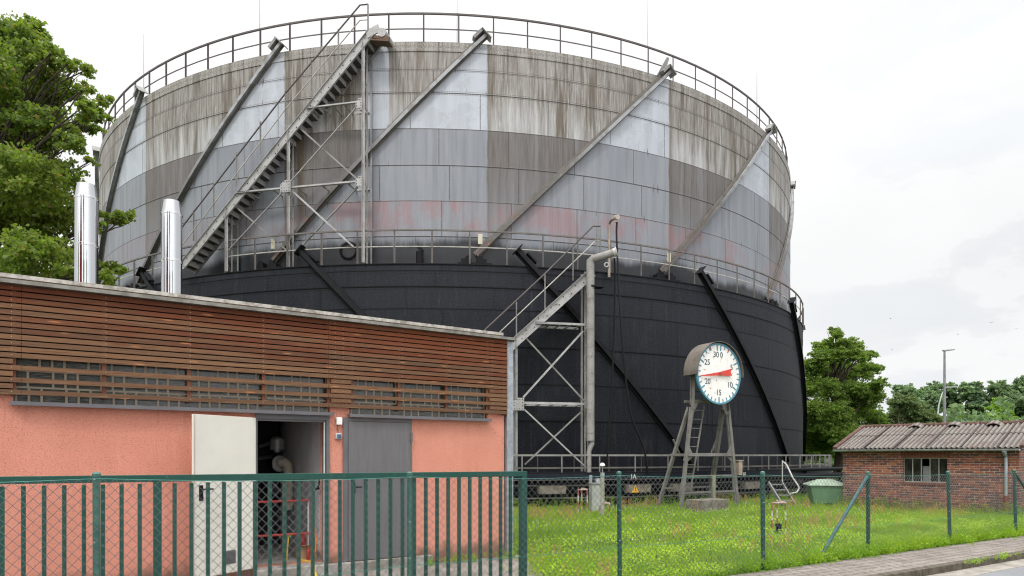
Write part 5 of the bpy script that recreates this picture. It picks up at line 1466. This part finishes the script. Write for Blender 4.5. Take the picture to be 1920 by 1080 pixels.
def tree(name, label, base, trunk_h, tr, clumps, nl, size, leafm, seed, group=None, cat='tree', lean=(0,0), twigs=3, **kw):
    t = thing(name, label, cat, (base[0], base[1], 0), 0, group); B = Vector(base); top = B + Vector((lean[0], lean[1], trunk_h)); m = MB()
    tp = limb(m, B, top, tr, tr * .42, seed, 9)
    r = random.Random(seed)
    for i, (c, R) in enumerate(clumps):
        c = Vector(c); k = min(8, max(2, int((c.z - B.z) / max(trunk_h, .1) * 6))); p = limb(m, tp[k], c, tr * .32, tr * .06, seed * 31 + i, 7, .06)
        for j in range(twigs):
            q = p[3 + j % 4]; e = c + Vector((r.uniform(-1,1)*R[0], r.uniform(-1,1)*R[1], r.uniform(-.7,1)*R[2])) * .85; limb(m, q, e, tr * .10, tr * .025, r.random(), 5)
    m.build('trunk', BARK, t, world=True, smooth=True)
    V, Q = leaves(clumps, nl, size, seed, **kw); V -= np.array([base[0], base[1], 0]); fast_mesh('crown', V, Q, leafm, t)
    return t
r = random.Random(5)
# the big maple on the left: clumps where its crown shows, and more of it beyond the frame
cl = []
for (px, py, rr, dz) in [(30,70,52,0),(62,62,30,.5),(70,110,48,-.6),(20,150,75,.8),(110,165,45,.2),(145,128,24,.4),(150,205,32,-.3),(185,212,24,.3),(165,235,26,.9),(85,235,62,-.5),(10,260,80,.6),
        (130,262,30,.2),(50,330,80,-.8),(120,322,42,.8),(20,410,85,.3),(95,410,58,.7),(60,480,68,-.4),(120,470,45,.2),(10,510,70,.5),(205,408,25,.6),(238,404,17,.7),(170,420,22,-.2),(205,497,22,.3),(185,518,26,-.3),(228,507,12,.1),(100,95,18,.1),(128,118,14,.4),(60,45,16,.1),(168,128,13,.2),(160,165,16,.1),(150,262,18,.3),(172,300,12,.2),(196,190,16,.1),(120,530,50,.9),(150,372,26,.5),(205,528,18,.4),
        (-60,120,90,0),(-80,260,100,1),(-70,400,100,-1),(-170,200,120,.5),(-180,380,120,0),(-60,540,90,0),(-150,60,90,1.2),(-260,300,120,.8),(40,180,80,2.4),(20,350,90,2.8),(-40,230,90,3.0)]:
    Y = 16.0 + dz * 1.1 + 1.4 * r.uniform(-1, 1); k = Y / F; p = at(px, py, Y); cl.append((tuple(p), (rr*k*.84, rr*k*.9, rr*k*.62)))
tree('maple_tree', 'big leafy maple at the left edge behind the timber-clad building', (-13.2, 16.6, 0), 8.2, .18, cl, 150000, .072, LEAF_A, 3, hollow=.28)
# right of the holder
def crown_px(spec, Y, spread, seed):
    r = random.Random(seed); out = []
    for (px, py, rx, rz_) in spec:
        y = Y + r.uniform(-spread, spread); k = y / F; p = at(px, py, y); out.append((tuple(p), (rx*k, rx*k, rz_*k)))
    return out
sp_ = [(1568,628,14,13),(1590,640,18,9),(1548,650,22,14),(1578,660,26,16),(1602,668,22,12),(1525,690,26,18),(1560,690,30,20),(1598,700,30,18),(1628,690,22,10),(1540,725,32,20),(1580,735,34,22),(1618,730,30,16),(1640,745,18,12),(1520,765,26,20),(1555,770,34,22),(1598,775,34,22),(1632,780,26,16),(1650,790,14,12),(1535,808,32,18),(1580,812,36,18),(1625,812,30,16),(1510,800,18,18),(1500,740,20,22),(1652,830,18,14),(1545,835,30,12),(1600,838,30,10),(1582,645,12,8),(1560,620,10,10),(1606,650,16,12),(1540,670,22,16),(1630,665,14,10),(1646,720,18,12),(1508,720,20,20),(1565,710,30,22),(1612,755,30,20),(1530,790,30,20),(1640,805,24,18),(1575,790,34,22),(1515,830,26,18),(1620,690,26,16)]
t1 = tree('hornbeam_tree', 'tall broad green tree between the gas holder and the brick hut', (23.8, 50, 0), 9.0, .36, crown_px(sp_, 50, 2.2, 4), 120000, .105, LEAF_B, 8, hollow=.2)
m = MB(); limb(m, (24.9, 50.6, 0), (25.0, 51, 7.5), .25, .08, 77, 8); m.build('trunk', BARK, t1, world=True, smooth=True)
sp_ = [(1690,752,22,12),(1712,770,28,16),(1740,785,22,12),(1680,785,24,16),(1765,795,14,8),(1700,800,30,14),(1740,805,24,12)]
tree('small_tree', 'rounded olive-green tree just right of the tall broad one', (37.5, 66, 0), 4.6, .2, crown_px(sp_, 66, 2, 5), 26000, .14, LEAF_C, 12, hollow=.1)
k = 0
for (px, top, w) in ((1702, 722, 30), (1742, 720, 28), (1786, 721, 26), (1826, 714, 30), (1866, 717, 28), (1906, 712, 30), (1948, 716, 32), (1990, 712, 30)):
    k += 1; sp_ = []; rr = random.Random(k)
    for j in range(13):
        f_ = j / 12; yy = top + 10 + f_ * (822 - top); ww = w * (.55 + .5 * math.sin(pi * min(1, f_ * 1.3 + .25)))
        sp_.append((px + rr.uniform(-.5, .5) * w * .9, yy, ww * .62, 11 + rr.random() * 5))
    lab = ['far poplar tree, leftmost of the distant row', 'far poplar tree, second from the left in the distant row, left of the street lamps', 'far poplar tree directly right of the tall street lamp', 'far poplar tree, tallest clump right of the tall street lamp', 'far poplar tree above and behind the light green young tree', 'far poplar tree in the distant row at the right edge of the photo', 'far poplar tree beyond the right edge of the photo', 'far poplar tree farthest beyond the right edge of the photo'][k-1]
    Y = 112 + rr.uniform(-4, 4); b = at(px, 853, Y); tree('poplar_tree', lab, (b.x, b.y, 0), 10, .3, crown_px(sp_, Y, 2.5, k), 14000, .30, LEAF_D, 20 + k, group='distant row of poplars', twigs=1, hollow=.1)
sp_ = [(1872,752,9,9),(1868,766,15,10),(1880,772,14,9),(1860,783,20,9),(1884,785,18,9),(1850,792,16,7),(1893,795,14,8)]
tree('young_tree', 'bright light-green young tree above the hut ridge', (63.0, 88, 0), 5, .14, crown_px(sp_, 88, 1, 6), 9000, .22, LEAF_E, 41, hollow=.05)
sp_ = [(1800,784,10,6),(1812,789,10,6),(1824,791,9,4),(1838,790,9,5)]
tree('shrub', 'light green shrub tops just over the hut ridge left of the young tree', (57.0, 84, 0), 4, .1, crown_px(sp_, 84, 1, 7), 4000, .2, LEAF_E, 42, hollow=.05, cat='shrub')
sp_ = [(px, 838 + (px % 3) * 4, 26, 20) for px in range(1500, 1700, 18)]
tree('hedge', 'dark low hedge behind the tank at the foot of the tall tree', (24, 56, 0), 1.2, .1, crown_px(sp_, 56, 1.2, 9), 16000, .16, LEAF_B, 51, cat='hedge', twigs=0)
cl = [((-34 + i * 5.5, 76 + (i % 3) * 3, 3.5 + (i % 2)), (4.2, 3, 3.6)) for i in range(26)]
far = MB(); V, Q = leaves(cl, 16000, .5, 9); o = fast_mesh('far_wood', V, Q, LEAF_D); o['kind'] = 'stuff'; o['label'] = 'low far wood hidden behind the gas holder and hut'; o['category'] = 'wood'

# ================================================================== GRASS AND WEEDS
def field(n, seed, y0, y1, power):
    """points on the lawn, denser near the fence"""
    r = np.random.default_rng(seed); s = -6 + 30 * r.random(n); d = (r.random(n) ** power) * (y1 - y0) + y0
    x = FO.x + FD.x * s - FN.x * d; y = FO.y + FD.y * s - FN.y * d
    # keep clear of the tank, the hut and the building
    ok = np.hypot(x - GC.x, y - GC.y) > 20.35
    lx = (x - HC.x) * cos(HA) + (y - HC.y) * sin(HA); ly = -(x - HC.x) * sin(HA) + (y - HC.y) * cos(HA)
    ok &= ~((lx > -.05) & (lx < HW + .05) & (ly > -.02) & (ly < HD_))
    bx = (x - BC.x) * cos(BA) + (y - BC.y) * sin(BA); by = -(x - BC.x) * sin(BA) + (y - BC.y) * cos(BA)
    edge_ = np.where(by < 0, .30 + .517 * by, .22)
    ok &= ~(bx < edge_ + r.normal(size=n) * .12)
    return np.stack([x[ok], y[ok]], 1), d[ok], r
def vnoise(P, s, seed):
    r = np.random.default_rng(seed); a = 0
    for k in range(5):
        w = r.normal(size=2) * s * (1 + k * .6); a = a + np.sin(P @ w + r.random() * 6) / (1 + k * .4)
    return a / 2.2
P, d, r = field(190000, 1, -.02, 16, 1.35)
nz = vnoise(P, 1.1, 2); h = (.075 + .05 * r.random(len(P)) + .035 * np.clip(nz, -1, 1)) * (1 + .25 * np.exp(-d / .5)); h = h * (1 + .55 * np.clip(vnoise(P, 3.2, 77), -.6, 1)); h = np.clip(h, .03, None)
a = r.random(len(P)) * 2 * pi; w = (.004 + .0035 * r.random(len(P))) * (1 + d * .09); ln = r.normal(size=(len(P), 2)) * .035
V = np.zeros((len(P), 3, 3)); V[:, 0, 0] = P[:, 0] - np.cos(a) * w; V[:, 0, 1] = P[:, 1] - np.sin(a) * w; V[:, 1, 0] = P[:, 0] + np.cos(a) * w; V[:, 1, 1] = P[:, 1] + np.sin(a) * w
V[:, 2, 0] = P[:, 0] + ln[:, 0]; V[:, 2, 1] = P[:, 1] + ln[:, 1]; V[:, 2, 2] = h
o = fast_mesh('grass', V.reshape(-1, 3), np.arange(len(P) * 3).reshape(-1, 3), GRASS, None, 3); o['kind'] = 'stuff'; o['label'] = 'short green grass of the lawn'; o['category'] = 'grass'
def tufts(name, N, seed, mat, size, hz, label, cat, thr=None, s=1., y1=14, power=1.3, ny=0.0, nseed=3, tilt=.5):
    P, d, r = field(N, seed, ny, y1, power)
    if thr is not None:
        k = vnoise(P, s, nseed) + r.normal(size=len(P)) * .25 > thr; P, d = P[k], d[k]
    if name == 'clover': k = r.random(len(P)) < np.clip(1.25 - d / 7.5, .12, 1); P, d = P[k], d[k]
    n = len(P); z = hz[0] + (hz[1] - hz[0]) * r.random(n); u = r.normal(size=(n, 3)); u[:, 2] *= tilt; u /= np.linalg.norm(u, axis=1)[:, None]
    v = np.cross(u, r.normal(size=(n, 3)) * [.4, .4, 1] ); v /= np.linalg.norm(v, axis=1)[:, None]; sz = (size * (.6 + .8 * r.random(n)) * (1 + d * .04))[:, None]
    c = np.concatenate([P, z[:, None]], 1); V = np.stack([c - u * sz, c - v * sz, c + u * sz, c + v * sz], 1).reshape(-1, 3)
    o = fast_mesh(name, V, np.arange(n * 4).reshape(-1, 4), mat); o['kind'] = 'stuff'; o['label'] = label; o['category'] = cat; return o
tufts('clover', 210000, 4, CLOVER, .0125, (.02, .125), 'yellow-green clover and low herbs in the lawn', 'clover', -.15, .9, tilt=.35)
tufts('white_flowers', 6500, 5, PETAL, .0085, (.08, .16), 'tiny white flowers scattered over the lawn', 'flowers', .15, .8, y1=13, power=.55, nseed=7)
tufts('tall_blades', 26000, 16, GRASS, .012, (.10, .24), 'taller grass tufts standing out of the lawn', 'grass', .35, 1.6, nseed=21, tilt=3.0)
tufts('dry_stalks', 14000, 6, STRAW, .011, (.04, .14), 'dry straw-coloured grass in the lawn', 'grass', .55, 1.2, nseed=9)
# sorrel: upright reddish seed heads
P, d, r = field(4200, 8, .1, 13, .9); k = vnoise(P, .8, 15) > .40; P, d = P[k][:620], d[k][:620]; V = []
for (x, y) in P:
    H = r.uniform(.18, .38); lx_, ly_ = r.normal(size=2) * .05
    for j in range(34):
        t = r.uniform(.35, 1); c = np.array([x + lx_*t, y + ly_*t, H*t]) + r.normal(size=3) * [.030, .030, .014] * (1.3 - t * .6); u = r.normal(size=3); u /= np.linalg.norm(u); v = np.cross(u, r.normal(size=3)); v /= np.linalg.norm(v); s = .0075
        V += [c - u*s, c - v*s, c + u*s, c + v*s]
    for j in range(1):
        V += [np.array([x - .003, y, 0]), np.array([x + .003, y, 0]), np.array([x + .003 + lx_, y + ly_, H]), np.array([x - .003 + lx_, y + ly_, H])]
V = np.array(V); o = fast_mesh('sorrel', V, np.arange(len(V)).reshape(-1, 4), SORREL); o['kind'] = 'stuff'; o['label'] = 'rusty red sorrel heads standing in the lawn'; o['category'] = 'sorrel'
# taller weeds: along the fence foot, the tank, the hut, the gate end
W_ = []; r = np.random.default_rng(44)
def weeds(pts, hmin, hmax, spread, nl):
    for (x, y) in pts:
        H = r.uniform(hmin, hmax); lx_, ly_ = r.normal(size=2) * .12 * H
        for j in range(nl):
            t = r.random() ** .8; c = np.array([x + lx_*t, y + ly_*t, H*t + .01]) + r.normal(size=3) * [spread, spread, spread * .6]; u = r.normal(size=3); u[2] = abs(u[2]) * .7; u /= np.linalg.norm(u); v = np.cross(u, r.normal(size=3)); v /= np.linalg.norm(v); s = r.uniform(.012, .026)
            W_.extend([c - u*s*.6, c - v*s*.4, c + u*s*1.6, c + v*s*.4])
        W_.extend([np.array([x - .003, y, 0]), np.array([x + .003, y, 0]), np.array([x + .002 + lx_, y + ly_, H]), np.array([x - .002 + lx_, y + ly_, H])])
ff = [FO + FD * s - FN * (r.normal() * .11 + .02) for s in r.uniform(-.5, 13, 620)]
weeds([(p.x, p.y) for p in ff], .08, .24, .04, 22)
weeds([(GC.x + 20.9*math.sin(t) + r.normal()*.15, GC.y - 20.9*math.cos(t) + r.normal()*.1) for t in r.uniform(.12, .85, 330)], .12, .42, .045, 20)
weeds([tuple((HM @ Vector((x, -.15 - abs(r.normal())*.12, 0))).xy) for x in r.uniform(-.2, HW + .3, 190)], .12, .40, .04, 20)
weeds([tuple((BM @ Vector((x, y, 0))).xy) for x, y in zip(r.uniform(-.9, .7, 60), r.uniform(-3.0, -1.3, 60))], .15, .42, .035, 16)
weeds([tuple((BM @ Vector((x, -.12 - abs(r.normal())*.08, 0))).xy) for x in r.uniform(-1.5, .1, 40)], .05, .16, .03, 16)
weeds([tuple((FO + FD * s + FN * (1.33 + abs(r.normal())*.05)).xy) for s in r.uniform(3, 12, 60)], .03, .08, .03, 14)
weeds([(6.68 + a, 21.3 + b) for a, b in zip(r.normal(size=50)*1.1, r.normal(size=50)*.3)], .12, .36, .04, 18)
cl_p = FO.x + 0
for (cs, cd) in ((2.2, .5), (4.9, .35), (6.9, .4), (8.3, .3), (9.6, .5), (3.4, 3.2), (6.0, 5.5), (8.4, 3.9), (1.2, 4.4), (11, 1.4)):
    weeds([(FO.x + FD.x*(cs+a) - FN.x*(cd+abs(b)), FO.y + FD.y*(cs+a) - FN.y*(cd+abs(b))) for a, b in zip(r.normal(size=26)*.35, r.normal(size=26)*.2)], .10, .30, .05, 22)
V = np.array(W_); o = fast_mesh('weeds', V, np.arange(len(V)).reshape(-1, 4), GRASS); o['kind'] = 'stuff'; o['label'] = 'taller green weeds along fence, tank foot and hut'; o['category'] = 'weeds'

# ================================================================== BIRDS, tiny against the sky
bird0 = None
labs = ['tiny bird in the sky, upper left of the group, above the tall tree', 'tiny bird in the sky, the highest on the right', 'tiny bird in the sky, at the right edge', 'tiny bird in the sky, in the middle above the street lamp', 'tiny bird in the sky, the lowest on the left']
for (px, py), lb in zip(((1670, 598), (1859, 605), (1906, 617), (1797, 627), (1673, 656)), labs):
    p = at(px, py, 70)
    if bird0 is None:
        m = MB(); m.tube([(-.14, 0, 0), (-.07, 0, .012), (.02, 0, .01), (.10, 0, 0), (.20, 0, -.005)], [.004, .012, .015, .009, .005], 8)
        m.plate([(-.04, .02, .02), (.05, .02, .02), (.09, .22, .09), (.03, .24, .10)], (0, 0, .006)); m.plate([(-.04, -.02, .02), (.05, -.02, .02), (.09, -.22, .09), (.03, -.24, .10)], (0, 0, .006))
        b = bird0 = m.build('bird', flat('bird_dark', (.06, .055, .05), .7))
    else: b = bird0.copy(); COL.objects.link(b)
    b.scale = (.65, .65, .65); b.location = p; b.rotation_euler = (0, rad(random.uniform(-20, 20)), random.uniform(0, 6)); tag(b, lb, 'bird', 'small birds in the sky')

# ================================================================== ACROSS THE ROAD, behind the viewer: added out of view to be mirrored in the steel flues
nb = thing('added_house', 'unseen red rendered house added across the road behind the viewer', 'house', (-17, -15, 0), rad(20))
m = MB(); m.box(-4, 4, -4, 4, 0, 11); m.build('wall', flat('red_render', (.42, .05, .05), .8), nb)
m = MB(); m.plate([(-4.4, -4.4, 11.002), (-4.4, 4.4, 11.002), (-4.4, 0, 14.5)], (8.8, 0, 0)); m.build('roof', TILE_R, nb)
for i, (x, y, h) in enumerate(((-3.5, -19, 13), (12, -17, 12), (-30, -9, 13))):
    rr = random.Random(i); cl = [((x + rr.uniform(-3, 3), y + rr.uniform(-2.5, 2.5), h * rr.uniform(.35, 1.05)), (2.2, 2.0, 1.7)) for _ in range(14)]
    tree('added_tree', ['unseen tree added opposite, right behind the viewer', 'unseen tree added opposite, to the right behind the viewer', 'unseen tree added opposite, far left behind the viewer'][i], (x, y, 0), h * .7, .3, cl, 9000, .3, LEAF_B, 90 + i, group='unseen trees added across the road', twigs=0)
